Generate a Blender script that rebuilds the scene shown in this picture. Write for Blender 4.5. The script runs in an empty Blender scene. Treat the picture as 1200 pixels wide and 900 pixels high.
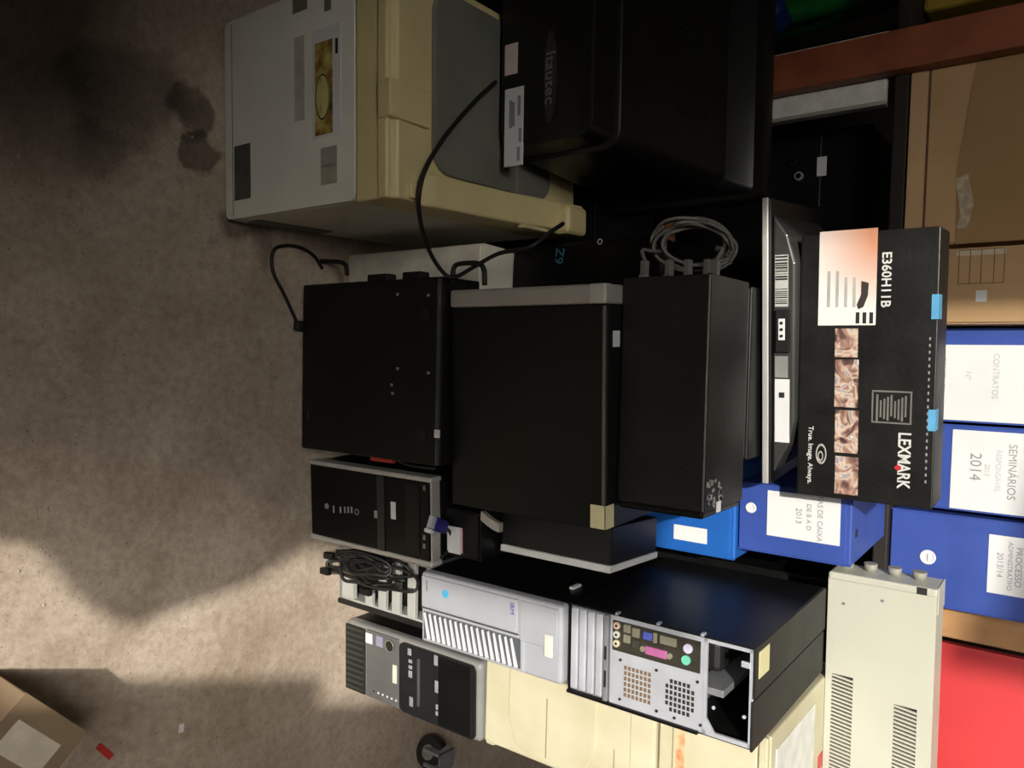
import bpy, bmesh, math, random
from mathutils import Vector, Matrix
random.seed(7)
R = math.radians
scene = bpy.context.scene
COL = scene.collection

# ------------------------------------------------------------------ camera
F_PX, CAM_H, PITCH, ROLL = 900.0, 1.45, R(36.88), R(2.74)
FW = Vector((0, math.cos(PITCH), -math.sin(PITCH)))
UP0 = Vector((0, math.sin(PITCH), math.cos(PITCH)))
RT0 = Vector((1, 0, 0))
RT = RT0 * math.cos(ROLL) + UP0 * math.sin(ROLL)      # to the right in the upright view
UP = UP0 * math.cos(ROLL) - RT0 * math.sin(ROLL)      # upwards in the upright view
EYE = Vector((0, 0, CAM_H))
cam_data = bpy.data.cameras.new('camera')
cam_data.sensor_fit = 'HORIZONTAL'; cam_data.sensor_width = 36.0
cam_data.lens = 36.0 * F_PX / 1200.0
cam_data.clip_start = 0.02
cam = bpy.data.objects.new('camera', cam_data); COL.objects.link(cam)
rot = Matrix((UP, -RT, -FW)).transposed()              # the phone was held sideways: world up is image right
cam.matrix_world = Matrix.Translation(EYE) @ rot.to_4x4()
scene.camera = cam

# ------------------------------------------------------------------ light
SUN_AZ, SUN_T = R(15.0), 0.75                           # daylight travels along the room axis, tan(elevation)
E_AX = Vector((math.sin(SUN_AZ), math.cos(SUN_AZ), 0)); N_AX = Vector((math.cos(SUN_AZ), -math.sin(SUN_AZ), 0))
world = bpy.data.worlds.new('sky'); scene.world = world; world.use_nodes = True
bg = world.node_tree.nodes['Background']
bg.inputs[0].default_value = (1.0, 0.96, 0.90, 1); bg.inputs[1].default_value = 20.0
sl = bpy.data.lights.new('sun', 'SUN'); sl.energy = 4.6; sl.angle = R(1.1); sl.color = (1.0, 0.95, 0.86)
sun = bpy.data.objects.new('sun', sl); COL.objects.link(sun)
trav = (E_AX - Vector((0, 0, SUN_T))).normalized()
sun.rotation_euler = trav.to_track_quat('-Z', 'Y').to_euler()
WALL_S = -.70                                            # the doorway wall, behind the viewer
def portal(q0, q1, z0, z1):
    l = bpy.data.lights.new('sky_portal', 'AREA'); l.shape = 'RECTANGLE'; l.size = q1 - q0; l.size_y = z1 - z0
    l.cycles.is_portal = True
    o = bpy.data.objects.new('sky_portal', l); COL.objects.link(o)
    o.location = E_AX * WALL_S + N_AX * (q0 + q1) / 2 + Vector((0, 0, (z0 + z1) / 2))
    o.rotation_euler = E_AX.to_track_quat('-Z', 'Z').to_euler()
portal(.09, .45, 0, 2.5); portal(-.68, .45, 2.5, 3.62)
vs = scene.view_settings
vs.view_transform = 'Standard'; vs.look = 'None'; vs.gamma = 1.0; vs.use_curve_mapping = False; vs.exposure = 0.0

# ------------------------------------------------------------------ helpers
def lin(c):
    return tuple(((v / 255) / 12.92 if v / 255 <= .04045 else ((v / 255 + .055) / 1.055) ** 2.4) for v in c) + (1,)
MATS = {}
def M(name, rgb=None, rough=.5, metal=0.0, var=.12, scale=25.0, bump=0.0, rgb2=None, spec=.5, thr=None):
    """Principled material with a little noise variation in colour, roughness and relief."""
    if name in MATS: return MATS[name]
    m = bpy.data.materials.new(name); m.use_nodes = True; nt = m.node_tree; b = nt.nodes['Principled BSDF']
    c = lin(rgb); c2 = lin(rgb2) if rgb2 else tuple(min(1, v * (1 - var * 2)) for v in c[:3]) + (1,)
    tc = nt.nodes.new('ShaderNodeTexCoord'); nz = nt.nodes.new('ShaderNodeTexNoise')
    nz.inputs['Scale'].default_value = scale; nz.inputs['Detail'].default_value = 5
    nt.links.new(tc.outputs['Object'], nz.inputs['Vector'])
    rp = nt.nodes.new('ShaderNodeValToRGB'); rp.color_ramp.elements[0].color = c2; rp.color_ramp.elements[1].color = c
    rp.color_ramp.elements[0].position, rp.color_ramp.elements[1].position = thr or (.3, .65)
    nt.links.new(nz.outputs['Fac'], rp.inputs['Fac']); nt.links.new(rp.outputs['Color'], b.inputs['Base Color'])
    mr = nt.nodes.new('ShaderNodeMapRange'); mr.inputs['To Min'].default_value = max(.05, rough - .08); mr.inputs['To Max'].default_value = min(1, rough + .1)
    nt.links.new(nz.outputs['Fac'], mr.inputs['Value']); nt.links.new(mr.outputs['Result'], b.inputs['Roughness'])
    b.inputs['Metallic'].default_value = metal
    b.inputs['Specular IOR Level'].default_value = spec
    if bump:
        n2 = nt.nodes.new('ShaderNodeTexNoise'); n2.inputs['Scale'].default_value = scale * 8; n2.inputs['Detail'].default_value = 3
        nt.links.new(tc.outputs['Object'], n2.inputs['Vector'])
        bp = nt.nodes.new('ShaderNodeBump'); bp.inputs['Strength'].default_value = bump; bp.inputs['Distance'].default_value = .002
        nt.links.new(n2.outputs['Fac'], bp.inputs['Height']); nt.links.new(bp.outputs['Normal'], b.inputs['Normal'])
    MATS[name] = m; return m

def tag(o, label=None, cat=None, group=None, kind=None):
    if label: o['label'] = label
    if cat: o['category'] = cat
    if group: o['group'] = group
    if kind: o['kind'] = kind
    return o
def T(name, label, cat, loc, yaw=0.0, group=None, tilt=None):
    o = bpy.data.objects.new(name, None); COL.objects.link(o); o.empty_display_size = .05
    o.location = loc; o.rotation_euler = tilt if tilt else (0, 0, R(yaw))
    tag(o, label, cat, group); bpy.context.view_layer.update(); return o
def link(name, me, m, par=None, smooth=False):
    o = bpy.data.objects.new(name, me); COL.objects.link(o)
    if m is not None: me.materials.append(m)
    if smooth:
        for p in me.polygons: p.use_smooth = True
    if par is not None: o.parent = par
    return o
def from_bm(name, bm, m, par=None, smooth=False):
    me = bpy.data.meshes.new(name); bmesh.ops.recalc_face_normals(bm, faces=bm.faces); bm.to_mesh(me); bm.free()
    return link(name, me, m, par, smooth)
def bbox(bm, x0, x1, y0, y1, z0, z1, mat=None):
    vs_ = bmesh.ops.create_cube(bm, size=1)['verts']
    mt = Matrix.Translation(((x0 + x1) / 2, (y0 + y1) / 2, (z0 + z1) / 2)) @ Matrix.Diagonal((abs(x1 - x0), abs(y1 - y0), abs(z1 - z0), 1))
    if mat is not None: mt = mat @ mt
    bmesh.ops.transform(bm, matrix=mt, verts=vs_)
    return vs_
def B(name, par, m, x0, x1, y0, y1, z0, z1, bev=.0015, seg=2, mat=None):
    bm = bmesh.new(); bbox(bm, x0, x1, y0, y1, z0, z1)
    d = min(abs(x1 - x0), abs(y1 - y0), abs(z1 - z0)); bev = min(bev, d * .35)
    if bev > 0: bmesh.ops.bevel(bm, geom=bm.edges[:], offset=bev, segments=seg, profile=.5, affect='EDGES')
    if mat is not None: bmesh.ops.transform(bm, matrix=mat, verts=bm.verts[:])
    return from_bm(name, bm, m, par)
def BB(name, par, m, boxes, bev=0):
    """Several boxes that are one rigid piece."""
    bm = bmesh.new()
    for b in boxes: bbox(bm, *b)
    return from_bm(name, bm, m, par)
def Cyl(name, par, m, c, axis, r, h, seg=20, r2=None, smooth=True):
    bm = bmesh.new(); bmesh.ops.create_cone(bm, cap_ends=True, segments=seg, radius1=r, radius2=r if r2 is None else r2, depth=h)
    q = Vector(axis).normalized().to_track_quat('Z', 'Y').to_matrix().to_4x4()
    bmesh.ops.transform(bm, matrix=Matrix.Translation(c) @ q, verts=bm.verts[:])
    o = from_bm(name, bm, m, par)
    for p in o.data.polygons: p.use_smooth = smooth and len(p.vertices) == 4
    return o
def Ring(name, par, m, c, axis, r, t, seg=28, ts=8, sx=1.0):
    bm = bmesh.new(); rings = []
    for i in range(seg):
        a = 2 * math.pi * i / seg
        rings.append([bm.verts.new(((r + t * math.cos(2 * math.pi * j / ts)) * math.cos(a) * sx, (r + t * math.cos(2 * math.pi * j / ts)) * math.sin(a), t * math.sin(2 * math.pi * j / ts))) for j in range(ts)])
    for i in range(seg):
        for j in range(ts):
            bm.faces.new((rings[i][j], rings[(i + 1) % seg][j], rings[(i + 1) % seg][(j + 1) % ts], rings[i][(j + 1) % ts]))
    q = Vector(axis).normalized().to_track_quat('Z', 'Y').to_matrix().to_4x4()
    bmesh.ops.transform(bm, matrix=Matrix.Translation(c) @ q, verts=bm.verts[:])
    return from_bm(name, bm, m, par, True)
def Prism(name, par, m, pts, y0, y1, plane='xz', bev=0.0):
    bm = bmesh.new()
    f = (lambda a, b, y: (a, y, b)) if plane == 'xz' else ((lambda a, b, y: (y, a, b)) if plane == 'yz' else (lambda a, b, y: (a, b, y)))
    v0 = [bm.verts.new(f(a, b, y0)) for a, b in pts]; v1 = [bm.verts.new(f(a, b, y1)) for a, b in pts]; n = len(pts)
    bm.faces.new(v0); bm.faces.new(v1)
    for i in range(n): bm.faces.new((v0[i], v0[(i + 1) % n], v1[(i + 1) % n], v1[i]))
    bmesh.ops.recalc_face_normals(bm, faces=bm.faces)
    if bev: bmesh.ops.bevel(bm, geom=bm.edges[:], offset=bev, segments=2, profile=.5, affect='EDGES')
    return from_bm(name, bm, m, par)
def rrect(x0, x1, z0, z1, r, n=5):
    pts = []
    for cx, cz, a0 in ((x1 - r, z0 + r, -90), (x1 - r, z1 - r, 0), (x0 + r, z1 - r, 90), (x0 + r, z0 + r, 180)):
        for i in range(n + 1):
            a = R(a0 + 90 * i / n); pts.append((cx + r * math.cos(a), cz + r * math.sin(a)))
    return pts
def loft(name, par, m, rings, smooth=True, caps=(True, True)):
    bm = bmesh.new(); vv = [[bm.verts.new(p) for p in r] for r in rings]; n = len(rings[0])
    for a, b in zip(vv, vv[1:]):
        for i in range(n): bm.faces.new((a[i], a[(i + 1) % n], b[(i + 1) % n], b[i]))
    if caps[0]: bm.faces.new(vv[0])
    if caps[1]: bm.faces.new(vv[-1])
    o = from_bm(name, bm, m, par, smooth)
    if smooth:
        try: o.data.set_sharp_from_angle(angle=R(38))
        except Exception: pass
    return o
def crom(pts, n=8):
    P = [Vector(p) for p in pts]; P = [P[0] * 2 - P[1]] + P + [P[-1] * 2 - P[-2]]; out = []
    for i in range(1, len(P) - 2):
        for k in range(n):
            t = k / n; a, b, c, d = P[i - 1:i + 3]
            out.append(.5 * ((2 * b) + (c - a) * t + (2 * a - 5 * b + 4 * c - d) * t * t + (3 * b - a - 3 * c + d) * t ** 3))
    out.append(P[-2]); return out
def tube_bm(bm, pts, r, ts=8, n=8):
    C = crom(pts, n); up = Vector((0, 0, 1)); prev = None; rows = []
    for i, p in enumerate(C):
        d = (C[min(i + 1, len(C) - 1)] - C[max(i - 1, 0)]).normalized()
        if prev is None:
            prev = d.cross(up if abs(d.z) < .9 else Vector((1, 0, 0))).normalized()
        a = (prev - d * prev.dot(d)).normalized(); b = d.cross(a); prev = a
        rows.append([bm.verts.new(p + (a * math.cos(2 * math.pi * k / ts) + b * math.sin(2 * math.pi * k / ts)) * r) for k in range(ts)])
    for q, w in zip(rows, rows[1:]):
        for k in range(ts): bm.faces.new((q[k], q[(k + 1) % ts], w[(k + 1) % ts], w[k]))
    bm.faces.new(rows[0]); bm.faces.new(rows[-1])
def Tube(name, par, m, pts, r, ts=8, n=8):
    bm = bmesh.new(); tube_bm(bm, pts, r, ts, n); return from_bm(name, bm, m, par, True)
_dg = None
def Txt(name, par, m, s, size, loc, face='front', ext=.0006, squeeze=1.0, align='CENTER', rotz=0.0, bold=0.0, fit=None):
    """Flat lettering turned into a mesh; the face is front (-y) or top (+z)."""
    cu = bpy.data.curves.new(name, 'FONT'); cu.body = s; cu.size = size; cu.extrude = ext; cu.align_x = align; cu.align_y = 'CENTER'
    cu.offset = bold; cu.resolution_u = 3
    o = bpy.data.objects.new(name, cu); COL.objects.link(o); bpy.context.view_layer.update()
    me = bpy.data.meshes.new_from_object(o.evaluated_get(bpy.context.evaluated_depsgraph_get()))
    bpy.data.objects.remove(o)
    if fit:                                                # lettering scaled to the width and height it has on the thing
        xs = [v.co.x for v in me.vertices]; ys = [v.co.y for v in me.vertices]
        me.transform(Matrix.Translation((-(min(xs) + max(xs)) / 2, -(min(ys) + max(ys)) / 2, 0)))
        me.transform(Matrix.Diagonal((fit[0] / (max(xs) - min(xs)), fit[1] / (max(ys) - min(ys)), 1, 1))); squeeze = 1
    mt = Matrix.Diagonal((squeeze, 1, 1, 1))
    mt = Matrix.Rotation(rotz, 4, 'Z') @ mt
    if face == 'front': mt = Matrix.Rotation(R(90), 4, 'X') @ mt
    me.transform(Matrix.Translation(loc) @ mt); me.name = name
    me.materials.clear()
    return link(name, me, m, par)

# a pixel is a direction; its distance comes from the face or floor it lies on
def ray(a, b): return FW + UP * ((a - 600) / F_PX) + RT * ((b - 450) / F_PX)
def at_z(a, b, z): v = ray(a, b); return EYE + v * ((z - CAM_H) / v.z)
def at_y(a, b, y): v = ray(a, b); return EYE + v * (y / v.y)
def fr(t, a, b, ly=0.0):
    """pixel -> (x, z) on the plane y = ly of thing t"""
    inv = t.matrix_world.inverted(); o = inv @ EYE; d = inv.to_3x3() @ ray(a, b); p = o + d * ((ly - o.y) / d.y); return p.x, p.z
def tp(t, a, b, lz):
    inv = t.matrix_world.inverted(); o = inv @ EYE; d = inv.to_3x3() @ ray(a, b); p = o + d * ((lz - o.z) / d.z); return p.x, p.y
def plate(name, t, m, px0, px1, ly=0.0, th=.001, bev=0.0):
    """thin plate on the front of t between two opposite pixel corners"""
    xa, za = fr(t, *px0, ly); xb, zb = fr(t, *px1, ly)
    return B(name, t, m, min(xa, xb), max(xa, xb), ly - th, ly, min(za, zb), max(za, zb), bev)

# ------------------------------------------------------------------ materials
blk = M('black_steel', (19, 19, 18), .42, 0, .25, 9, .15, rgb2=(13, 13, 12), spec=.3)
blk2 = M('black_plastic', (16, 16, 16), .4, 0, .2, 14, .1, spec=.3)
blkg = M('gloss_black', (9, 9, 10), .3, 0, .1, 10, spec=.22)
dust = M('dusty_black', (33, 33, 31), .5, 0, .3, 12, .2, rgb2=(24, 24, 22), spec=.35)
dark = M('dark_void', (8, 8, 8), .8)
rubber = M('black_rubber', (20, 19, 18), .55, 0, .1, 30)
gcable = M('grey_cable', (105, 103, 96), .5, 0, .1, 40)
cream = M('yellowed_cream_plastic', (222, 206, 152), .45, 0, .06, 8, .1)
white_p = M('grey_white_plastic', (236, 236, 224), .45, 0, .05, 8, .1)
greyp = M('cool_grey_plastic', (118, 119, 108), .5, 0, .08, 10, .2)
silver = M('silver_plastic', (176, 172, 163), .38, .25, .06, 12)
silver2 = M('satin_silver_trim', (205, 203, 198), .32, .35, .06, 12)
ibmg = M('pearl_grey_plastic', (166, 168, 174), .42, 0, .05, 10, .1)
ibmw = M('pale_grey_slat', (214, 216, 220), .4, 0, .04, 10)
zinc = M('galvanised_steel', (205, 208, 216), .36, .35, .07, 18)
zincd = M('dull_zinc', (150, 152, 156), .42, .4, .1, 20)
creamw = M('cream_case', (202, 196, 168), .48, 0, .06, 6, .1, rgb2=(184, 175, 143))
beige = M('beige_enamel', (190, 189, 174), .4, 0, .03, 5, .05)
paper = M('white_paper', (222, 222, 221), .7, 0, .03, 10)
ink = M('black_ink', (34, 34, 36), .7)
inkg = M('grey_ink', (150, 150, 152), .7)
ylab = M('yellowed_label', (224, 216, 166), .6, 0, .06, 30)
blue = M('blue_corrugated_plastic', (56, 80, 158), .38, 0, .06, 12, .1)
blue_l = M('sky_blue_plastic', (34, 96, 178), .35, 0, .06, 12)
cardm = M('brown_cardboard', (188, 152, 108), .75, 0, .08, 6, .3)
card2 = M('pale_cardboard', (200, 164, 120), .75, 0, .08, 6, .3)
tape = M('brown_packing_tape', (164, 132, 92), .18, 0, .06, 4)
wood_r = M('red_brown_wood', (150, 82, 50), .55, 0, .25, 14, .3, rgb2=(120, 62, 36))
wood_lit = M('tan_wood', (186, 140, 92), .6, 0, .15, 10, .3)  # same rack wood as the red-brown, sunlit tone put into the colour
red = M('red_board', (206, 62, 64), .45, 0, .05, 6)
redp = M('red_plastic', (200, 60, 55), .4)
wall_m = M('dirty_plaster', (66, 60, 52), .85, 0, .2, 3, .3)
ceil_m = M('dark_ceiling', (48, 42, 36), .9, 0, .2, 3)
doorm = M('door_wood', (60, 42, 30), .7, 0, .2, 6)

def floor_mat():
    m = bpy.data.materials.new('worn_concrete'); m.use_nodes = True; nt = m.node_tree; b = nt.nodes['Principled BSDF']
    tc = nt.nodes.new('ShaderNodeTexCoord'); L = nt.links.new
    def noise(sc, det, rough=.6, dist=0.0):
        n = nt.nodes.new('ShaderNodeTexNoise'); n.inputs['Scale'].default_value = sc; n.inputs['Detail'].default_value = det
        n.inputs['Roughness'].default_value = rough; n.inputs['Distortion'].default_value = dist; L(tc.outputs['Object'], n.inputs['Vector']); return n
    def ramp(src, stops):
        r = nt.nodes.new('ShaderNodeValToRGB'); e = r.color_ramp.elements
        for i, (p, c) in enumerate(stops):
            el = e[i] if i < 2 else e.new(p)
            el.position = p; el.color = c if len(c) == 4 else lin(c)
        L(src, r.inputs['Fac']); return r.outputs['Color']
    def mix(fac, a, c, mode='MIX'):
        x = nt.nodes.new('ShaderNodeMix'); x.data_type = 'RGBA'; x.blend_type = mode
        if isinstance(fac, float): x.inputs['Factor'].default_value = fac
        else: L(fac, x.inputs['Factor'])
        L(a, x.inputs['A'])
        if isinstance(c, tuple): x.inputs['B'].default_value = c
        else: L(c, x.inputs['B'])
        return x.outputs['Result']
    base = ramp(noise(3.5, 8, .65, .4).outputs['Fac'], [(.3, (158, 141, 122)), (.52, (184, 168, 150)), (.72, (206, 191, 173))])
    fine = ramp(noise(55, 6, .7).outputs['Fac'], [(.32, (.62, .60, .58, 1)), (.6, (1, 1, 1, 1))])
    c = mix(.68, base, fine, 'MULTIPLY')
    grit = ramp(noise(170, 2, .5).outputs['Fac'], [(.27, (.35, .33, .3, 1)), (.36, (1, 1, 1, 1))])
    c = mix(.75, c, grit, 'MULTIPLY')
    # oil stains with their own shapes
    warp = noise(7, 4, .6); big = noise(2.2, 5, .6, .6)
    def stain(px, py, r0, r1):
        v = nt.nodes.new('ShaderNodeVectorMath'); v.operation = 'DISTANCE'; L(tc.outputs['Object'], v.inputs[0]); v.inputs[1].default_value = (px, py, 0)
        a = nt.nodes.new('ShaderNodeMath'); a.operation = 'MULTIPLY_ADD'; L(warp.outputs['Fac'], a.inputs[0]); a.inputs[1].default_value = .22; L(v.outputs['Value'], a.inputs[2])
        mr = nt.nodes.new('ShaderNodeMapRange'); L(a.outputs[0], mr.inputs['Value']); mr.inputs['From Min'].default_value = r0 + .11; mr.inputs['From Max'].default_value = r1 + .11
        mr.inputs['To Min'].default_value = 1; mr.inputs['To Max'].default_value = 0; return mr.outputs['Result']
    for (a, bb, r0, r1, dk) in STAINS:
        p = at_z(a, bb, 0)
        f = stain(p.x, p.y, r0, r1); g = nt.nodes.new('ShaderNodeMath'); g.operation = 'MULTIPLY'; L(f, g.inputs[0]); g.inputs[1].default_value = dk
        c = mix(g.outputs[0], c, (.035, .026, .018, 1))
    spots = ramp(big.outputs['Fac'], [(.28, (.6, .55, .5, 1)), (.42, (1, 1, 1, 1))])
    c = mix(.6, c, spots, 'MULTIPLY')
    L(c, b.inputs['Base Color']); b.inputs['Roughness'].default_value = .88; b.inputs['Specular IOR Level'].default_value = .25
    bp = nt.nodes.new('ShaderNodeBump'); bp.inputs['Strength'].default_value = .45; bp.inputs['Distance'].default_value = .004
    L(noise(45, 8, .7).outputs['Fac'], bp.inputs['Height']); L(bp.outputs['Normal'], b.inputs['Normal'])
    return m
STAINS = [(232, 135, .03, .05, .6), (240, 185, .035, .05, .65), (150, 110, .07, .12, .5), (120, 175, .03, .06, .4), (60, 130, .06, .14, .35), (275, 265, .03, .06, .6), (300, 275, .02, .05, .5)]

# ------------------------------------------------------------------ the room (turned 15 degrees against the view)
def room_box(name, m, boxes, label=None):
    bm = bmesh.new()
    for b in boxes: bbox(bm, *b)
    o = from_bm(name, bm, m); o.rotation_euler = (0, 0, -SUN_AZ); return tag(o, label, kind='structure')
bm = bmesh.new()
N = 60
g = bmesh.ops.create_grid(bm, x_segments=N, y_segments=N, size=2.9)
for v in bm.verts:
    v.co.y += .95; v.co.z = 0
fl = from_bm('floor', bm, None); fl.data.materials.append(floor_mat())
tag(fl, 'worn stained brown-grey concrete floor', kind='structure')
S0 = WALL_S
room_box('wall_front', wall_m, [(-2.1, -.68, S0 - 1.9, S0, 0, 5.4), (.45, 1.7, S0 - 1.9, S0, 0, 5.4), (.385, .45, S0 - .06, S0, 0, 1.56), (-.68, .05, S0 - .1, S0, 3.38, 3.8), (.05, .45, S0 - .1, S0, 3.62, 3.8)], 'unseen plaster wall behind the viewer, depth and doorway shaped for the light')  # opening, jamb step and deep sides shaped to cut the sun and sky light
room_box('wall_left', wall_m, [(-2.3, -2.1, S0 - .9, 3.0, 0, 3.8)], 'dim plaster side wall')
room_box('wall_right', wall_m, [(1.7, 1.9, S0 - .9, 3.0, 0, 3.8)], 'plaster side wall beyond the red board')
room_box('wall_back', wall_m, [(-2.3, 1.9, 3.0, 3.2, 0, 3.8)], 'dark plaster wall behind the shelf')
room_box('ceiling', ceil_m, [(-2.3, 1.9, S0 - .1, 3.2, 3.8, 3.95)], 'dark ceiling above the store room')
d1 = room_box('door_1', doorm, [(-.68, .09, S0 - .14, S0 - .10, 0, 2.5), (.05, .09, S0 - 1.0, S0 - .14, 0, 2.5)], 'unseen wooden door added to narrow the daylight, under an open transom')  # unseen leaf and fixed panel, added to narrow the sun and sky light
lk = Prism('door_latch', d1, doorm, [(.09, .0), (.165, .0), (.16, 1.11), (.24, 1.18), (.285, 1.25), (.25, 1.31), (.19, 1.42), (.09, 1.53)], S0 - .14, S0 - .10)  # added outline, drawn to cast the notch in the sunlit floor strip

t = T('steel_locker', 'added unseen dark locker standing beside the doorway behind the viewer', 'locker', E_AX * -.64 + N_AX * -.80, -15)  # added out-of-frame block, keeps sky light off the left floor
B('carcass', t, M('dark_steel', (40, 38, 36), .5), 0, .42, 0, .56, 0, 1.4, .004)
for x in (.004, .213): lk2 = B('locker_door', t, M('dark_steel', (40, 38, 36), .5), x, x + .203, .56, .575, .03, 1.38, .003)

# ------------------------------------------------------------------ laser printer on the floor, left
t = T('laser_printer', 'large yellowed cream laser printer standing on the floor under the black monitor', 'printer', (-.714, .887, 0), 3.7)
W, D = .407, .58
B('lower_body', t, white_p, .003, W - .003, .004, D, .0, .402, .012, 3)
fp = Prism('paper_tray_front', t, white_p, rrect(.006, W - .004, .006, .40, .012), -.003, .006)
B('panel_line', t, greyp, .012, W - .01, -.0036, -.0026, .385 * .08, .385 * .08 + .0015, 0)
B('side_grip', t, greyp, W - .004, W + .0006, .03, .22, .03, .075, .006, mat=None)
Prism('upper_body', t, cream, [(-.004, .404), (-.004, .47), (.012, .494), (.10, .488), (D, .488), (D, .404)], 0, W, 'yz', .004)
B('front_ridge', t, cream, .0, W, -.008, .004, .462, .486, .006, 3)
xa, ya = tp(t, 495, 104, .496); xb, yb = tp(t, 452, 134, .496)
B('latch', t, cream, xa, xb, -.012, .088, .466, .499, .004)
bm = bmesh.new()
cv = Prism('output_cover', t, greyp, rrect(.018, W - .06, .1, .47, .045), .484, .497, 'xy', .003)
B('cover_fold', t, greyp, .02, W - .062, .345, .352, .494, .500, .001)
# raised rim on the right that climbs to the rear
Prism('side_rim', t, cream, [(.06, .485), (.10, .50), (.30, .512), (.50, .545), (.52, .55), (.52, .485)], W - .056, W + .004, 'yz', .005)
B('rim_cap', t, cream, W - .05, W + .012, .445, .525, .515, .56, .012, 3)
B('rim_clip', t, M('pale_cream_clip', (224, 212, 164), .4), W + .003, W + .011, .34, .44, .505, .522, .003)
B('hinge_tab', t, cream, W - .03, W - .004, .035, .055, .47, .5, .003)
# badge, picture card and worn print on the front
plate('badge', t, M('grey_badge', (84, 86, 78), .35), (275, 172), (294, 232), -.0035, .0015, .0006)
c = plate('picture_card', t, paper, (366, 38), (400, 156), -.0035, .001)
def picture_mat():
    m = bpy.data.materials.new('printed_picture'); m.use_nodes = True; nt = m.node_tree; b = nt.nodes['Principled BSDF']
    tc = nt.nodes.new('ShaderNodeTexCoord'); n = nt.nodes.new('ShaderNodeTexNoise'); n.inputs['Scale'].default_value = 28; n.inputs['Detail'].default_value = 3
    nt.links.new(tc.outputs['Object'], n.inputs['Vector']); r = nt.nodes.new('ShaderNodeValToRGB'); e = r.color_ramp.elements
    e[0].position = .3; e[0].color = lin((60, 40, 18)); e[1].position = .62; e[1].color = lin((206, 196, 120))
    x = e.new(.46); x.color = lin((150, 120, 50)); nt.links.new(n.outputs['Fac'], r.inputs['Fac']); nt.links.new(r.outputs['Color'], b.inputs['Base Color']); b.inputs['Roughness'].default_value = .35
    return m
plate('picture_print', t, picture_mat(), (369, 52), (390, 155), -.0045, .0006)
xa, za = fr(t, 383, 112, -.0052)
Prism('picture_arch', t, M('arch_yellow', (214, 206, 138), .35), [(xa + .042 * math.cos(a * math.pi / 14), za - .014 + .022 * math.sin(a * math.pi / 14)) for a in range(15)], -.0056, -.005)
Ring('arch_line', t, ink, (xa, -.0056, za - .012), (0, 1, 0), .019, .0008, 32, 6, 2.1)
plate('picture_caption', t, ink, (393, 45), (396, 62), -.0045, .0005)
for px in (((376, 174), (395, 193)), ((376, 195), (395, 214))): plate('ghost_print', t, M('faded_print', (176, 170, 156), .5), *px, -.0035, .0004)
plate('faded_strip', t, M('faded_print2', (196, 191, 176), .5), (345, 45), (357, 140), -.0035, .0003)
for px in (((343, 0), (360, 10)), ((380, 0), (388, 11))): plate('tray_mark', t, M('grey_mark', (120, 116, 100), .5), *px, -.0035, .0004)

# ------------------------------------------------------------------ CRT monitor, back towards the viewer, on the printer
t = T('crt_monitor', 'big black tube monitor seen from behind with oval maker badge, resting on the printer', 'monitor', (-.628, 1.165, .505), 3.0)
crtm = M('matte_black_shell', (22, 21, 19), .4, 0, .2, 8, .2, rgb2=(16, 16, 14), spec=.35); crtg = M('satin_black_shell', (26, 26, 25), .22, 0, .1, 6)
def sec(y, hw, z0, z1, r, n=6): return [(x, y, z) for x, z in rrect(-hw, hw, z0, z1, r, n)]
loft('rear_housing', t, crtm, [sec(.0, .165, .012, .208, .03), sec(.004, .172, .006, .216, .034), sec(.06, .178, .004, .226, .034)])
loft('main_shell', t, crtm, [sec(.062, .180, .004, .232, .034), sec(.066, .186, .004, .237, .034), sec(.2, .196, .004, .262, .04), sec(.36, .204, .004, .295, .04), sec(.40, .206, .004, .305, .035)])
loft('shell_collar', t, crtg, [sec(.401, .207, .004, .306, .03), sec(.425, .212, .002, .330, .02), sec(.442, .216, .0, .352, .015)])
loft('front_bezel', t, crtm, [sec(.443, .226, .0, .366, .012), sec(.452, .230, .0, .372, .014), sec(.495, .230, .0, .372, .014), sec(.50, .226, .0, .368, .012)])
B('swivel_base', t, crtm, -.13, .13, .08, .34, -.004, .02, .004)
lx, lz = fr(t, 645, 90, -.001)
Prism('badge_plate', t, M('badge_dark_grey', (44, 44, 42), .35), [(lx + .085 * math.cos(a * math.pi / 16) * (1 if abs(math.cos(a * math.pi / 16)) < .8 else 1), lz + .014 * math.sin(a * math.pi / 16)) for a in range(32)], -.0025, .001)
Txt('badge_lettering', t, M('badge_grey', (120, 120, 116), .4), 'Itautec', .031, (lx + .002, -.003, lz), squeeze=1.15)
o = plate('rating_label', t, paper, (593, 106), (613, 193), .0012, .003)
for i, (a, b0, b1) in enumerate(((597, 118, 150), (600, 120, 148), (607, 112, 135), (608, 150, 166), (606, 172, 188))): plate('label_print', t, inkg, (a, b0), (a + 3, b1), -.0018, .0004)
plate('small_label', t, M('pinkish_label', (226, 206, 196), .6), (593, 54), (607, 86), .0012, .003)
bm = bmesh.new()
for i in range(9):
    for j in range(15):
        x = -.10 + j * .0125 + (i % 2) * .006; y = .24 + i * .012; z = .2706 + (i * .012) * .206
        v = bmesh.ops.create_cone(bm, cap_ends=True, segments=6, radius1=.0026, radius2=.0026, depth=.003)['verts']
        bmesh.ops.transform(bm, matrix=Matrix.Translation((x, y, z + .001)), verts=v)
tag(from_bm('vent_holes', bm, dark, t), kind='stuff')

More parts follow.
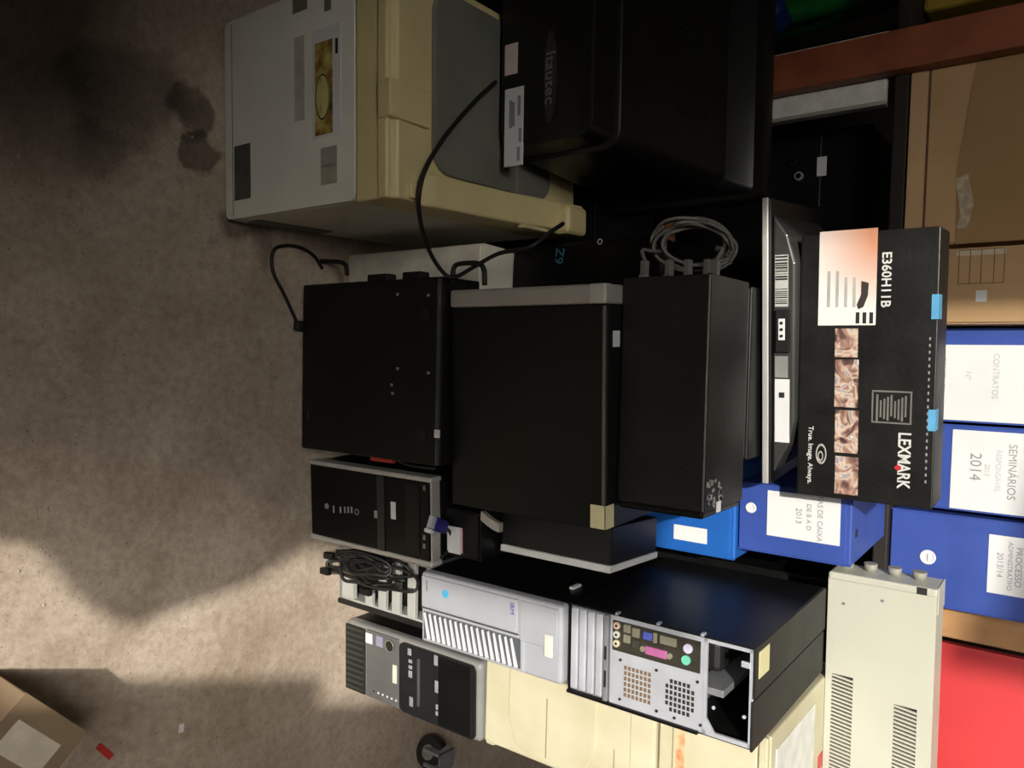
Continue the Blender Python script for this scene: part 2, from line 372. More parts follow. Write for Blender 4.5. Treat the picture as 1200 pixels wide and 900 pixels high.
# ------------------------------------------------------------------ slim black tower on the floor, side panel to the viewer
t = T('desktop_tower', 'black computer case on the floor, bare side panel facing out, lowest of the centre stack', 'computer', (-.204, 1.111, 0), 2.7)
W, D, H = .375, .118, .432
B('chassis', t, blk, 0, W, .004, D, .006, H, .003)
B('side_panel', t, blk, .002, W - .002, -.003, .005, .012, H - .008, .002)
B('panel_edge', t, M('worn_steel_edge', (96, 94, 90), .35, .5), .004, W - .004, -.004, .006, H - .007, H - .003, .001)  # thin paler strip along the top of the panel
for a, b in ((466, 345), (502, 346), (466, 432), (502, 437), (459, 451), (460, 461)): 
    x, z = fr(t, a, b, -.004); Cyl('screw', t, M('steel_screw', (190, 186, 176), .3, .6), (x, -.004, z), (0, 1, 0), .0032, .003, 10)
for a, b in ((498, 368), (494, 509)):
    x, z = fr(t, a, b, -.004); Cyl('plug_cap', t, dust, (x, -.0035, z), (0, 1, 0), .013, .003, 20)
for a0, a1 in ((430, 453), (471, 492)):
    x, z0 = fr(t, a0, 322, .02); _, z1 = fr(t, a1, 322, .02)
    B('case_foot', t, rubber, -.016, .0, .02, .05, z0, z1, .003)
x, z = fr(t, 512, 507, -.004); B('white_clip', t, paper, x - .006, x + .01, -.008, -.003, z - .004, z + .008, .001)
x, z = fr(t, 361, 485, -.004); B('green_mark', t, M('dull_green', (40, 56, 42), .5), x - .01, x + .014, -.004, -.0028, z - .003, z + .003, 0)
B('base_rail', t, blk2, .01, W - .01, .01, D - .01, 0, .008, .001)
HND = [((362, 322), (364, 309), (372, 306), (397, 307), (405, 311), (407, 322)), ((530, 332), (532, 314), (540, 309), (560, 309), (567, 316), (568, 334))]
p = [at_y(a, b, 1.165) for a, b in HND[0]]
tag(Tube('cable_loop', None, rubber, p, .0055), 'short black cable loop sticking out beside the lowest black case', 'cable')
p = [at_y(a, b, 1.131) for a, b in HND[1]]
tag(Tube('cable_loop', None, rubber, p, .005), 'black cable loop at the corner of the silver-trimmed case, before the white tower', 'cable')

# ------------------------------------------------------------------ white tower behind it
t = T('computer_tower', 'off-white computer tower mostly hidden behind the lowest black case', 'computer', (-.293, 1.243, 0), 0)
B('case', t, M('off_white_case', (236, 231, 214), .5, 0, .05, 8), 0, .24, 0, .30, .004, .427, .004)
B('front_panel', t, M('off_white_case2', (240, 235, 219), .5), .004, .236, -.004, .002, .02, .42, .003)
for i in range(5): B('vent_rib', t, inkg, -.0015, .001, .15 + i * .02, .162 + i * .02, .395, .42, .0005)
B('base', t, greyp, .01, .23, .01, .29, 0, .006, 0)

# ------------------------------------------------------------------ case with silver bezel standing on the lowest one
t = T('desktop_tower', 'black computer case with a silver front strip at its left, second in the centre stack', 'computer', (-.175, 1.136, .4335), 4.8)
W, D, H = .425, .185, .357
B('chassis', t, blk, .03, W, .003, D, .0, H, .003)
B('side_panel', t, blk, .032, W - .003, -.002, .004, .004, H - .004, .0015)
B('front_bezel', t, silver, -.004, .031, -.004, D, .002, H - .001, .006, 3)
B('bezel_end', t, M('bezel_light_end', (196, 192, 184), .4, .2), -.0045, .0305, -.0046, .02, H - .035, H - .002, .003)
B('panel_lip', t, M('worn_lip', (118, 114, 106), .35, .4), .034, W - .004, -.0035, .001, H - .008, H - .002, .001)  # lighter grey strip near the top of the side panel
x, y = tp(t, 722, 397, H); B('white_sticker', t, paper, x - .014, x + .014, max(.003, y - .012), y + .012, H, H + .001, 0)
x, z = fr(t, 722, 603, -.002)
B('yellow_sticker', t, ylab, W - .045, W - .004, -.0036, -.0022, H - .03, H - .002, 0)
B('yellow_sticker', t, ylab, W - .045, W - .004, -.003, .025, H, H + .001, 0)
B('handle_slot', t, dark, .10, .14, -.0024, -.0018, .15, .156, 0)
B('seam', t, dark, .052, .054, -.0026, -.0018, .01, H - .012, 0)
for a, b in ((545, 470), (600, 520), (640, 590), (560, 580), (690, 470)):
    x, z = fr(t, a, b, -.002); Cyl('scuff', t, dust, (x, -.0021, z), (0, 1, 0), .002, .001, 8)

# ------------------------------------------------------------------ black box with small blue print, on the white tower
t = T('external_case', 'black box with a small blue print behind the centre stack, on the white tower', 'computer', (-.30, 1.345, .4275), 0)
B('case', t, blk2, 0, .29, 0, .25, 0, .362, .004)
B('front_panel', t, blkg, .005, .285, -.004, .002, .006, .356, .002)
x, z = fr(t, 655, 300, -.005); 
Txt('blue_print', t, M('blue_print', (70, 130, 160), .5), 'Z9', .03, (x, -.0048, z), ext=.0005, rotz=R(-6))
x, z = fr(t, 703, 283, -.005); Ring('lock_ring', t, silver2, (x, -.005, z), (0, 1, 0), .005, .0014, 16, 6)

# ------------------------------------------------------------------ perforated steel case with grey leads, third in the stack
t = T('rack_case', 'black perforated steel case with grey leads plugged into its end, third in the centre stack', 'computer', (-.195, 1.186, .7925), 2.4)
W, D, H = .392, .172, .162
B('lower_shell', t, dust, .0, W, .0, D, .0, H - .006, .002)
B('top_cover', t, dust, -.001, W + .001, -.0015, D, H - .007, H, .002)
B('cover_edge', t, M('bright_worn_edge', (150, 148, 140), .3, .6), .002, W - .002, -.0032, .001, H - .004, H - .001, .0006)  # thin bright strip along the front of the cover
B('end_panel', t, blk2, W, W + .012, .002, D - .002, .002, H - .004, .004)
bm = bmesh.new()
for i in range(3):
    for j in range(26):
        v = bmesh.ops.create_cone(bm, cap_ends=True, segments=6, radius1=.0018, radius2=.0018, depth=.002)['verts']
        bmesh.ops.transform(bm, matrix=Matrix.Translation((.09 + j * .0105 + (i % 2) * .005, -.0002, H - .022 - i * .011)) @ Matrix.Rotation(R(90), 4, 'X'), verts=v)
tag(from_bm('perforation', bm, dark, t), kind='stuff')
PLX = []
for i, (a, b) in enumerate(((755, 320), (784, 318), (806, 317), (829, 318), (853, 316))):
    p = at_y(a, b, 1.20 + .012 * i); l = t.matrix_world.inverted() @ p
    y, z = max(.015, l.y), min(max(l.z, .02), H - .02)
    B('socket', t, zincd, -.004, .001, y - .008, y + .008, z - .007, z + .007, .001); PLX.append((y, z))
bm = bmesh.new(); rnd = random.Random(3)
gx = M('crumpled_foil', (190, 190, 185), .2, .7, .3, 60, 1.0)
for k in range(16):
    x, y = rnd.uniform(.33, .385), rnd.uniform(.01, .07); s = rnd.uniform(.003, .008)
    bbox(bm, -s, s, -s * .6, s * .6, 0, .0008, Matrix.Translation((x, y, H)) @ Matrix.Rotation(rnd.uniform(0, 3), 4, 'Z'))
tag(from_bm('foil_scraps', bm, gx, t), kind='stuff')
B('white_tab', t, paper, W - .012, W + .006, .05, .066, H, H + .0015, 0)
mw = t.matrix_world.copy()
ct = T('grey_cable_coil', 'coil of grey leads plugged into the end of the perforated case', 'cable', mw @ Vector((-.075, .06, .0)), 0)
inv = ct.matrix_world.inverted(); bm = bmesh.new()
cx, cz = at_y(810, 286, 1.27).x, at_y(810, 286, 1.27).z
for k in range(6):
    pts = []; ph = rnd.uniform(0, 1); rr = .060 + rnd.uniform(-.007, .006)
    for i in range(15):
        a = i * 2 * math.pi / 14 + ph
        pts.append(inv @ Vector((cx + (rr * .66) * math.sin(a) + .008 * math.sin(k * 2.1), 1.272 + .028 * math.sin(a + 1) + rnd.uniform(-.008, .008) + k * .004, cz + rr * math.cos(a) * 1.02 + .01 * math.cos(k * 1.7))))
    tube_bm(bm, pts, .0034, 6, 6)
from_bm('coil', bm, gcable, ct, True)
for i, (y, z) in enumerate(PLX):
    p = inv @ (mw @ Vector((-.004, y, z)))
    o = B('plug', ct, gcable, p.x - .026, p.x + .001, p.y - .007, p.y + .007, p.z - .006, p.z + .006, .002)
    if i in (0, 4):
        q = inv @ Vector((cx + .01, 1.262, cz + (-.052 if i == 0 else .052)))
        Tube('lead', ct, gcable, [p + Vector((-.024, 0, 0)), p + Vector((-.045, .004, .008 * (1 if i else -1))), (p + q) / 2 + Vector((-.02, 0, 0)), q], .0034, 6)
B('cable_tie', ct, M('orange_brown_tie', (120, 70, 40), .5), -.03, .0, .02, .05, .03, .045, .003)

t = T('steel_case', 'matte black case hidden behind the perforated one, under the flat screen', 'computer', (-.20, 1.385, .791), 2.4)
B('case', t, blk2, 0, .32, 0, .15, 0, .160, .003); B('front_panel', t, blk2, .004, .316, -.004, .001, .004, .156, .002)

# ------------------------------------------------------------------ flat screen lying face down
p0 = at_z(893, 232, .957); p1 = at_z(893, 566, .957); yaw = math.degrees(math.atan2(p1.y - p0.y, p1.x - p0.x)); MW = (p1 - p0).length
t = T('flat_monitor', 'black flat screen lying face down under the toner carton', 'monitor', (p0.x, p0.y, .9555), yaw)
B('screen_bezel', t, blk2, 0, MW, .003, .33, 0, .018, .003)
B('bezel_trim', t, silver2, 0, MW, -.002, .004, .002, .0135, .002)
bk = [(.03, .018), (.07, .045), (.12, .058), (MW - .12, .058), (MW - .07, .045), (MW - .02, .018)]
Prism('back_housing', t, M('dark_grey_housing', (62, 62, 60), .28, 0, .1, 8), bk, .012, .31, 'xz', .004)
B('port_recess', t, dark, .205, .285, .006, .03, .024, .05, .002)
B('power_socket', t, paper, .222, .262, .004, .02, .030, .042, .001)
for i in range(3): Cyl('socket_pin', t, dark, (.230 + i * .012, .0036, .036), (0, 1, 0), .003, .001, 10)
def front_label(name, m, a0, a1, b0, b1, y=.0105):
    return B(name, t, m, b0, b1, y, y + .003, a0, a1, 0)
bl = front_label('barcode_label', M('grey_label', (196, 196, 190), .5), .022, .046, .105, .20)
bm = bmesh.new(); rnd = random.Random(5); x = .107
while x < .196:
    w = rnd.choice((.0012, .002, .003)); 
    if not .15 < x < .165: bbox(bm, x, x + w, .0098, .0105, .023, .045)
    x += w + rnd.choice((.0015, .003))
tag(from_bm('barcode', bm, ink, t), kind='stuff')
front_label('white_label', paper, .022, .049, .335, .455)
front_label('grey_plate', M('grey_plate', (150, 150, 146), .5), .022, .046, .292, .332)
B('label_dot', t, ink, .36, .37, .0096, .0106, .03, .04, 0)

# ------------------------------------------------------------------ toner carton on the flat screen
pr_ = at_z(938, 579, 1.022); 
pl_ = at_y(1088, 266, pr_.y - .045); yaw = math.degrees(math.atan2(pr_.y - pl_.y, pr_.x - pl_.x)); CW = (Vector((pr_.x, pr_.y, 0)) - Vector((pl_.x, pl_.y, 0))).length
t = T('toner_carton', 'black toner cartridge carton with white product panel, on top of the flat screen', 'carton', (pl_.x, pl_.y, 1.0145), yaw)
CH = .228
lexk = M('printed_black_card', (24, 23, 21), .42, 0, .3, 12, .25)
B('carton_body', t, lexk, 0, CW, 0, .10, 0, CH, .002)
B('carton_flap', t, lexk, .0, CW - .002, -.0012, .0, .004, CH - .004, 0)
def lp(name, m, px0, px1, d, th=.0008): return plate(name, t, m, px0, px1, d, th)
def grad_mat():
    m = bpy.data.materials.new('orange_fade_print'); m.use_nodes = True; nt = m.node_tree; b = nt.nodes['Principled BSDF']
    tc = nt.nodes.new('ShaderNodeTexCoord'); gr = nt.nodes.new('ShaderNodeTexGradient'); mp = nt.nodes.new('ShaderNodeMapping'); gr.gradient_type = 'SPHERICAL'
    mp.inputs['Location'].default_value = (0, 0, -.98); mp.inputs['Scale'].default_value = (6.5, 0.01, 6.2)
    nt.links.new(tc.outputs['Object'], mp.inputs['Vector']); nt.links.new(mp.outputs['Vector'], gr.inputs['Vector'])
    r = nt.nodes.new('ShaderNodeValToRGB'); e = r.color_ramp.elements; e[0].position = 0.05; e[0].color = lin((238, 234, 228)); e[1].position = .75; e[1].color = lin((214, 150, 118))
    nt.links.new(gr.outputs['Fac'], r.inputs['Fac']); nt.links.new(r.outputs['Color'], b.inputs['Base Color']); b.inputs['Roughness'].default_value = .4
    return m
lp('product_panel', grad_mat(), (961, 272), (1026, 381), -.0012)
xx, zz = fr(t, 1015, 345, -.0022)
tc_ = M('toner_grey', (58, 50, 48), .5)
Prism('cartridge_picture', t, tc_, [(xx - .024, zz - .008), (xx - .02, zz + .004), (xx + .002, zz + .003), (xx + .022, zz - .004), (xx + .026, zz - .012), (xx + .018, zz - .015), (xx, zz - .008)], -.0028, -.0018)
for i, a in enumerate((970, 980, 990, 1000)): lp('panel_print', M('pale_grey_ink', (186, 182, 178), .7), (a, 318 + 7 * (i > 1)), (a + 2.6, 360), -.002, .0004)
for a in (1003, 1011, 1019): lp('model_print', ink, (a, 366), (a + 4, 379), -.002, .0004)
whi = M('white_print', (226, 224, 220), .5)
def fitted(name, m, text, pa, pb, bold=.0004):
    xa, za = fr(t, *pa, -.0012); xb, zb = fr(t, *pb, -.0012)
    return Txt(name, t, m, text, .03, ((xa + xb) / 2, -.0016, (za + zb) / 2), fit=(abs(xb - xa), abs(zb - za)), bold=bold)
fitted('model_lettering', whi, 'E360H11B', (1034, 296), (1044, 360), .0005)
def photo_mat():
    m = bpy.data.materials.new('photo_strip_print'); m.use_nodes = True; nt = m.node_tree; b = nt.nodes['Principled BSDF']
    tc = nt.nodes.new('ShaderNodeTexCoord'); n = nt.nodes.new('ShaderNodeTexNoise'); n.inputs['Scale'].default_value = 32; n.inputs['Detail'].default_value = 2.5; n.inputs['Distortion'].default_value = 1.5
    nt.links.new(tc.outputs['Object'], n.inputs['Vector']); r = nt.nodes.new('ShaderNodeValToRGB'); e = r.color_ramp.elements
    e[0].position = .3; e[0].color = lin((60, 48, 46)); e[1].position = .72; e[1].color = lin((232, 220, 205))
    for p, c in ((.42, (112, 82, 78)), (.5, (176, 140, 124)), (.57, (216, 196, 176)), (.63, (140, 136, 150))): x = e.new(p); x.color = lin(c)
    nt.links.new(n.outputs['Fac'], r.inputs['Fac']); nt.links.new(r.outputs['Color'], b.inputs['Base Color']); b.inputs['Roughness'].default_value = .4
    return m
pm = photo_mat()
for b0, b1 in ((385, 419), (421, 478), (480, 532), (534, 581)): lp('photo_strip', pm, (979, b0), (1005, b1), -.0012)
# plain framed info block
lp('info_frame', M('frame_grey', (120, 118, 112), .5), (1022, 457), (1068, 498), -.0012, .0005)
lp('info_block', lexk, (1024, 459), (1066, 496), -.0017, .0004)
for i in range(9): lp('info_print', M('frame_grey', (120, 118, 112), .5), (1027 + i * 4.2, 462 + (i * 7) % 9), (1028.6 + i * 4.2, 494 - (i * 5) % 7), -.0021, .0003)
fitted('brand_lettering', whi, 'LEXMARK', (1053, 507), (1066, 574), .0006)
x1, z1 = fr(t, 1052, 548, -.0012)
Prism('brand_diamond', t, M('brand_red', (205, 40, 50), .5), [(x1 - .006, z1), (x1, z1 - .006), (x1 + .006, z1), (x1, z1 + .006)], -.0026, -.0012)
fitted('slogan_lettering', whi, 'True. Image. Always.', (946, 499), (952, 567), .0002)
x0, z0 = fr(t, 962, 532, -.0015)
Ring('clip_logo', t, M('logo_grey', (176, 174, 168), .5), (x0, -.0014, z0), (0, 1, 0), .0085, .0013, 24, 6, 2.0)
Ring('clip_logo', t, M('logo_grey', (176, 174, 168), .5), (x0 + .004, -.0014, z0 - .001), (0, 1, 0), .004, .001, 20, 6, 2.0)
for b0, b1 in ((345, 374), (480, 505)):
    xa, _ = fr(t, 1090, b0, 0); xb, _ = fr(t, 1090, b1, 0)
    B('blue_tape', t, M('light_blue_tape', (96, 170, 214), .5), xa, xb, -.0022, .03, CH - .010, CH + .0012, 0)
for i in range(22):
    xa, _ = fr(t, 1087, 395 + i * 8, 0); B('edge_print', t, inkg, xa, xa + .005, -.0018, -.001, CH - .012, CH - .0095, 0)

# ------------------------------------------------------------------ tower with silver side rails
t = T('desktop_tower', 'glossy black computer tower with silver side rails, on the floor right of the centre stack', 'computer', (.198, 1.158, 0), 5.1)
W, D, H = .186, .39, .392
B('case', t, blk, .004, W - .004, .02, D, .004, H - .003, .003)
B('front_fascia', t, blkg, .010, W - .010, -.004, .022, .006, H - .006, .004)
for x0 in (0, W - .011): B('side_rail', t, silver2, x0, x0 + .011, -.006, .028, .003, H - .001, .004, 3)
B('top_trim', t, silver, .008, W - .008, -.002, .024, H - .009, H - .002, .003)
xa, za = fr(t, 448, 560, -.004); B('bay_ridge', t, M('dark_grey_ridge', (40, 40, 41), .3), .011, W - .011, -.0062, -.003, za - .016, za + .006, .002)
x, z = fr(t, 461, 598, -.0045); B('white_sticker', t, paper, x - .018, x + .019, -.0056, -.0042, z - .007, z + .007, 0)
x, z = fr(t, 441, 603, -.0045); B('grey_sticker', t, inkg, x - .008, x + .008, -.0053, -.0042, z - .006, z + .006, 0)
x, z = fr(t, 383, 593, -.0045); Cyl('maker_badge', t, inkg, (x, -.0045, z), (0, 1, 0), .0065, .002, 16)
for i, a in enumerate((391, 399, 404, 408, 412)): 
    x, z = fr(t, a, 597, -.0045); B('status_mark', t, inkg, x - (.009 if i == 0 else .006), x + .008, -.005, -.004, z - .0022, z + .0022, 0)
x, z = fr(t, 418, 600, -.0045); Ring('status_ring', t, inkg, (x, -.0042, z), (0, 1, 0), .006, .001, 16, 5)
for a, b in ((497, 572), (497, 640), (497, 630), (488, 640)):
    x, z = fr(t, a, b, -.0045); B('port', t, zincd, x - .005, x + .005, -.005, -.004, z - .003, z + .003, 0)
B('drive_bay', t, blk2, .02, W - .02, -.0058, -.003, H - .075, H - .035, .001)
# flat drive and things lying on that tower
t = T('optical_drive', 'flat black box lying on the silver-railed tower', 'drive', (.262, 1.20, .393), 5)
B('case', t, blk2, 0, .10, .0, .30, 0, .094, .003); B('face_plate', t, blk2, .003, .097, -.004, .001, .004, .09, .002)
x0, z0 = fr(t, 517, 614, -.004); x1, z1 = fr(t, 540, 652, -.004)
B('paper_tag', t, paper, max(.012, min(x0, x1)), min(.092, max(x0, x1)), -.0052, -.004, max(.008, z0), min(.086, z1), 0)
B('tag_print', t, M('pink_print', (226, 186, 192), .7), max(.03, min(x0, x1)), min(.088, max(x0, x1)), -.0056, -.005, max(.05, z0), min(.082, z1), 0)
p = at_z(512, 628, .40)
t = T('video_plug', 'dark blue plug lying on the edge of the silver-railed tower', 'plug', (p.x - .03, p.y - .02, .397), -20)
B('plug_body', t, M('navy_plastic', (28, 34, 108), .4), -.013, .014, 0, .04, 0, .018, .004); B('metal_shell', t, zinc, -.012, .012, -.01, .002, .003, .015, .001)
Cyl('thumb_screw', t, paper, (.018, .0, .009), (0, 1, 0), .0045, .03, 12)
Tube('cord', t, rubber, [(0, .04, .009), (.01, .06, .012), (.04, .075, .004), (.06, .06, .003)], .0035)
# connector with a red boot behind the lowest case
t = T('red_plug', 'small red plug on a thin black lead between two black cases', 'plug', (at_y(449, 535, 1.15).x, 1.15, .3), 0)
inv = t.matrix_world.inverted()
k = [inv @ at_y(a, b, 1.15) for a, b in ((420, 528), (436, 533), (462, 537), (480, 545), (510, 549))]
B('red_boot', t, redp, k[1].x - .008, k[1].x + .012, -.006, .006, k[1].z, k[2].z, .003)
Tube('lead', t, rubber, [k[2] + Vector((0, 0, -.004)), k[3], k[4]], .003); B('metal_tip', t, zinc, k[0].x, k[0].x + .008, -.004, .004, k[0].z, k[1].z, .001)

# ------------------------------------------------------------------ slim tower with silver edges behind
trimw = M('pale_silver_paint', (228, 227, 222), .4, 0, .05, 12)
t = T('slim_tower', 'slim black case with bright silver edges, half hidden behind the centre stack', 'computer', (.26, 1.268, .4905), 0)
W, D, H = .084, .19, .262
B('case', t, blk, 0, W - .006, .0, D, .0, H - .004, .003)
B('edge_trim', t, trimw, W - .014, W, -.008, .006, .004, H, .002)
B('top_trim', t, trimw, W - .013, W, .006, D, H - .012, H, .002)
B('front_face', t, dust, .002, W - .0145, -.003, .002, .004, H - .006, .001)
t = T('monitor_foot', 'curved grey plastic foot wedged under the centre stack', 'stand', (at_y(590, 610, 1.205).x, 1.205, .488), 0)
loft('curved_foot', t, silver, [[(x + .018 * math.sin(k / 6 * 1.4), -.006 + y, k * .008) for x, y in ((-.012, 0), (.006, 0), (.006, .012), (-.012, .012))] for k in range(7)])
B('foot_base', t, blk2, -.02, .02, -.002, .05, -.001, .002, .0005)

# ------------------------------------------------------------------ rack piece, cable heap, grey tower
t = T('slotted_crate', 'white slotted plastic crate on the floor under the pearl grey tower', 'crate', (.405, 1.262, 0), 3)
crw = M('crate_white', (168, 168, 163), .5, 0, .05, 10)
BB('shell', t, crw, [(0, .145, .0, .012, 0, .05), (0, .145, 0, .012, .29, .328), (0, .012, 0, .40, 0, .328), (.133, .145, 0, .40, 0, .328), (0, .145, .388, .40, 0, .328), (0, .145, 0, .40, 0, .01), (0, .145, 0, .40, .318, .328)])
for z in (.095, .14, .185, .235): B('slat', t, crw, .008, .137, -.004, .008, z, z + .024, .002)
B('inner_pack', t, blk2, .016, .128, .03, .37, .011, .31, .004)
B('foot_rail', t, rubber, .138, .15, -.006, .02, .0, .3, .002)
t = T('cable_heap', 'heap of tangled black cables in front of the white slotted crate', 'cable', (.43, 1.21, 0), 0)
bm = bmesh.new(); rnd = random.Random(11)
for k in range(11):
    pts = []; cx_, cy_ = rnd.uniform(-.02, .06), rnd.uniform(-.01, .015); rx, rz = rnd.uniform(.012, .03), rnd.uniform(.05, .12); z0 = .012 + rnd.uniform(0, .09) + rz
    for i in range(13):
        a = i * 2 * math.pi / 11 + k
        pts.append((cx_ + rx * math.sin(a) + rnd.uniform(-.006, .006), cy_ + .012 * math.sin(a * 2 + k), max(.006, z0 + rz * math.cos(a) + rnd.uniform(-.008, .008))))
    tube_bm(bm, pts, rnd.uniform(.0032, .0045), 6, 5)
from_bm('cable_strands', bm, rubber, t, True)
for (x, z) in ((-.008, .03), (.03, .02), (.05, .16)): B('connector', t, blk2, x - .008, x + .008, -.024, -.01, z, z + .03, .003)

t = T('desktop_tower', 'pearl grey computer tower with slanted front louvres, on the white crate', 'computer', (.407, 1.201, .3295), 4.1)
W, D, H = .150, .42, .361
B('case', t, blk, .002, W - .003, .028, D, .0, H, .002)
B('front_bezel', t, ibmg, 0, W, .0, .03, .002, H - .002, .007, 3)
B('door_panel', t, ibmg, .006, W * .5 - .002, -.006, .003, .008, H - .1, .003)
B('upper_panel', t, ibmg, .006, W * .5 + .01, -.005, .003, H - .096, H - .008, .003)
B('louvre_frame', t, ibmg, W * .5, W - .004, -.004, .004, .008, H - .085, .003)
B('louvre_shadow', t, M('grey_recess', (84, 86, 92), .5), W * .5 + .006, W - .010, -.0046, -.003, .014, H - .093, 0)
for i in range(17):
    z = .020 + i * .0143
    Prism('louvre', t, ibmw, [(W * .5 + .008, z - .001), (W * .5 + .010, z - .004), (W - .012, z + .006), (W - .012, z + .0135)], -.0075, -.003)
B('drive_lever', t, M('off_white_lever', (222, 220, 206), .4), W * .5 - .018, W * .5 + .024, -.0085, -.002, H - .036, H - .018, .003)
B('seam', t, M('grey_recess', (110, 112, 118), .5), W * .5 - .0015, W * .5 + .0005, -.0055, -.002, .008, H - .1, 0)
x, z = fr(t, 522, 696, -.006); Cyl('maker_logo', t, M('cyan_sticker', (70, 170, 214), .5), (x, -.006, z), (0, 1, 0), .0085, .002, 18)
x, z = fr(t, 600, 713, -.006); Txt('model_lettering', t, M('violet_blue', (96, 92, 170), .5), 'IBM', .013, (x, -.0064, z), squeeze=1.2)
x, z = fr(t, 500, 686, -.006); B('latch_slot', t, greyp, x - .012, x + .012, -.0066, -.005, z - .001, z + .002, 0)
B('top_clip', t, paper, .012, .03, .034, .05, H, H + .003, .001)
B('side_clip', t, paper, -.003, .002, .10, .13, H - .05, H - .04, .001)

# ------------------------------------------------------------------ tower with bare rear panel on top of it
t = T('desktop_tower', 'black computer tower standing on the grey one, bare metal rear panel with ports facing out', 'computer', (.401, 1.216, .6945), 3.2)
W, D, H = .165, .40, .348
HZ = H - .083
B('inner_lining', t, dark, .0025, W - .0025, .006, .010, .0, HZ - .05, 0)
BB('case_walls', t, blk, [(0, .002, 0, D, .0, H), (W - .002, W, 0, D, 0, H), (0, W, D - .002, D, 0, H), (0, W, .0, D, 0, .002)])
B('side_panel', t, blk, -.003, 0, -.004, D, .002, H + .001, .001)
B('top_panel', t, dust, -.002, W * .5 - .002, -.003, D, H, H + .004, .001)
B('top_panel', t, dust, W * .5 + .003, W + .002, -.003, D, H - .002, H + .002, .001)
B('top_gap', t, dark, W * .5 - .003, W * .5 + .004, .0, D, H - .005, H - .003, 0)
x, y = .045, .03; B('yellow_sticker', t, ylab, .008, .052, .012, .06, H + .004, H + .005, 0)
B('rear_panel', t, zinc, .002, W - .002, .0, .003, .088, HZ, .0008)
# expansion slot bank
B('slot_recess', t, zincd, .004, W - .004, .004, .007, .004, .088, 0)
for i in range(4): 
    z = .006 + i * .0175; B('slot_cover', t, zinc, .006, W - .008, -.002, .005, z, z + .0145, .003)
B('slot_rail', t, zincd, .004, W - .004, -.004, .002, .0765, .0855, .001)
for i in range(2): B('rail_gap', t, dark, .06 + i * .045, .085 + i * .05, -.0046, -.0035, .079, .083, 0)
# I/O shield
io = B('port_shield', t, M('dark_shield', (66, 62, 54), .4, .3), .010, .064, -.002, .001, .094, HZ - .006, .0005)
def port(name, m, x0, x1, z0, z1, d=.006): return B(name, t, m, x0, x1, -d, -.001, z0, z1, .0012)
for i, cm in enumerate(((204, 176, 160), (196, 196, 186), (200, 190, 160))): 
    Cyl('audio_jack', t, M('jack_%d' % i, cm, .4), (.018 + i * .016, -.003, .103), (0, 1, 0), .0062, .006, 14); Cyl('jack_hole', t, dark, (.018 + i * .016, -.0062, .103), (0, 1, 0), .0024, .001, 10)
stl = M('port_steel', (176, 172, 150), .35, .5)
for x0 in (.012, .030): port('usb_port', stl, x0, x0 + .014, .117, .130); 
port('network_port', stl, .014, .030, .134, .148); port('usb_port', M('port_dark', (60, 58, 50), .4), .034, .050, .134, .147)
port('video_port', M('port_blue', (86, 96, 190), .4), .016, .029, .155, .172); port('video_shell', stl, .014, .031, .174, .181)
port('serial_port', stl, .015, .029, .187, .217)
port('parallel_port', M('port_magenta', (178, 100, 150), .4), .040, .054, .160, .200); 
for z in (.155, .205): Cyl('port_screw', t, stl, (.047, -.003, z), (0, 1, 0), .005, .006, 12)
Cyl('mouse_port', t, M('port_green', (110, 200, 170), .4), (.046, -.003, .235), (0, 1, 0), .0078, .006, 16)
Cyl('keyboard_port', t, M('port_violet', (206, 200, 222), .4), (.026, -.003, .238), (0, 1, 0), .0078, .006, 16)
# two perforated fan grilles
for gz, gm in ((.118, M('hole_tan', (120, 96, 72), .7)), (.198, M('hole_dark', (44, 38, 32), .7))):
    bm = bmesh.new()
    for i in range(6):
        for j in range(7):
            if (i in (0, 5)) and (j in (0, 6)) and gz > .15: continue
            bbox(bm, .087 + i * .0098, .0935 + i * .0098, -.0014, -.0004, gz + j * .0078, gz + j * .0078 + .0048)
    tag(from_bm('fan_grille', bm, gm, t), kind='stuff')
for x, z in ((.079, .11), (.079, .18), (.15, .11), (.15, .182), (.079, .255), (.15, .262), (.152, .215)): Cyl('screw', t, ink, (x, -.001, z), (0, 1, 0), .0026, .002, 10)
# open power supply bay
BB('bay_frame', t, zinc, [(.002, W - .002, -.001, .004, HZ, HZ + .006), (.002, W - .002, -.001, .004, H - .006, H), (.002, .008, -.001, .004, HZ, H), (W - .009, W - .002, -.001, .004, HZ, H)])
Prism('bay_corner', t, zinc, [(W - .03, HZ + .006), (W - .009, HZ + .006), (W - .009, HZ + .02)], -.001, .004)
B('frame_tab', t, zinc, .024, .034, -.002, .003, H - .02, H - .005, .001)
B('bay_beam', t, zincd, .088, .100, .012, D - .02, HZ - .02, HZ + .030, .001)
B('bay_floor', t, M('bay_grey', (96, 104, 112), .3, .4), .004, W - .004, .012, D - .01, HZ - .045, HZ - .042, 0)
B('cable_bundle', t, rubber, .02, .08, .05, .3, HZ - .04, HZ + .01, .012)
for z in (.1, .18, .26): B('side_catch', t, zinc, -.0055, -.001, -.005, .006, z, z + .006, .0005)
for z in (HZ + .02, H - .012): Cyl('screw', t, zinc, (W * .5 + .03, -.0035, z), (0, 1, 0), .003, .003, 10)
B('base_rail', t, blk2, W - .004, W + .002, -.005, .01, .0, H - .09, .001)

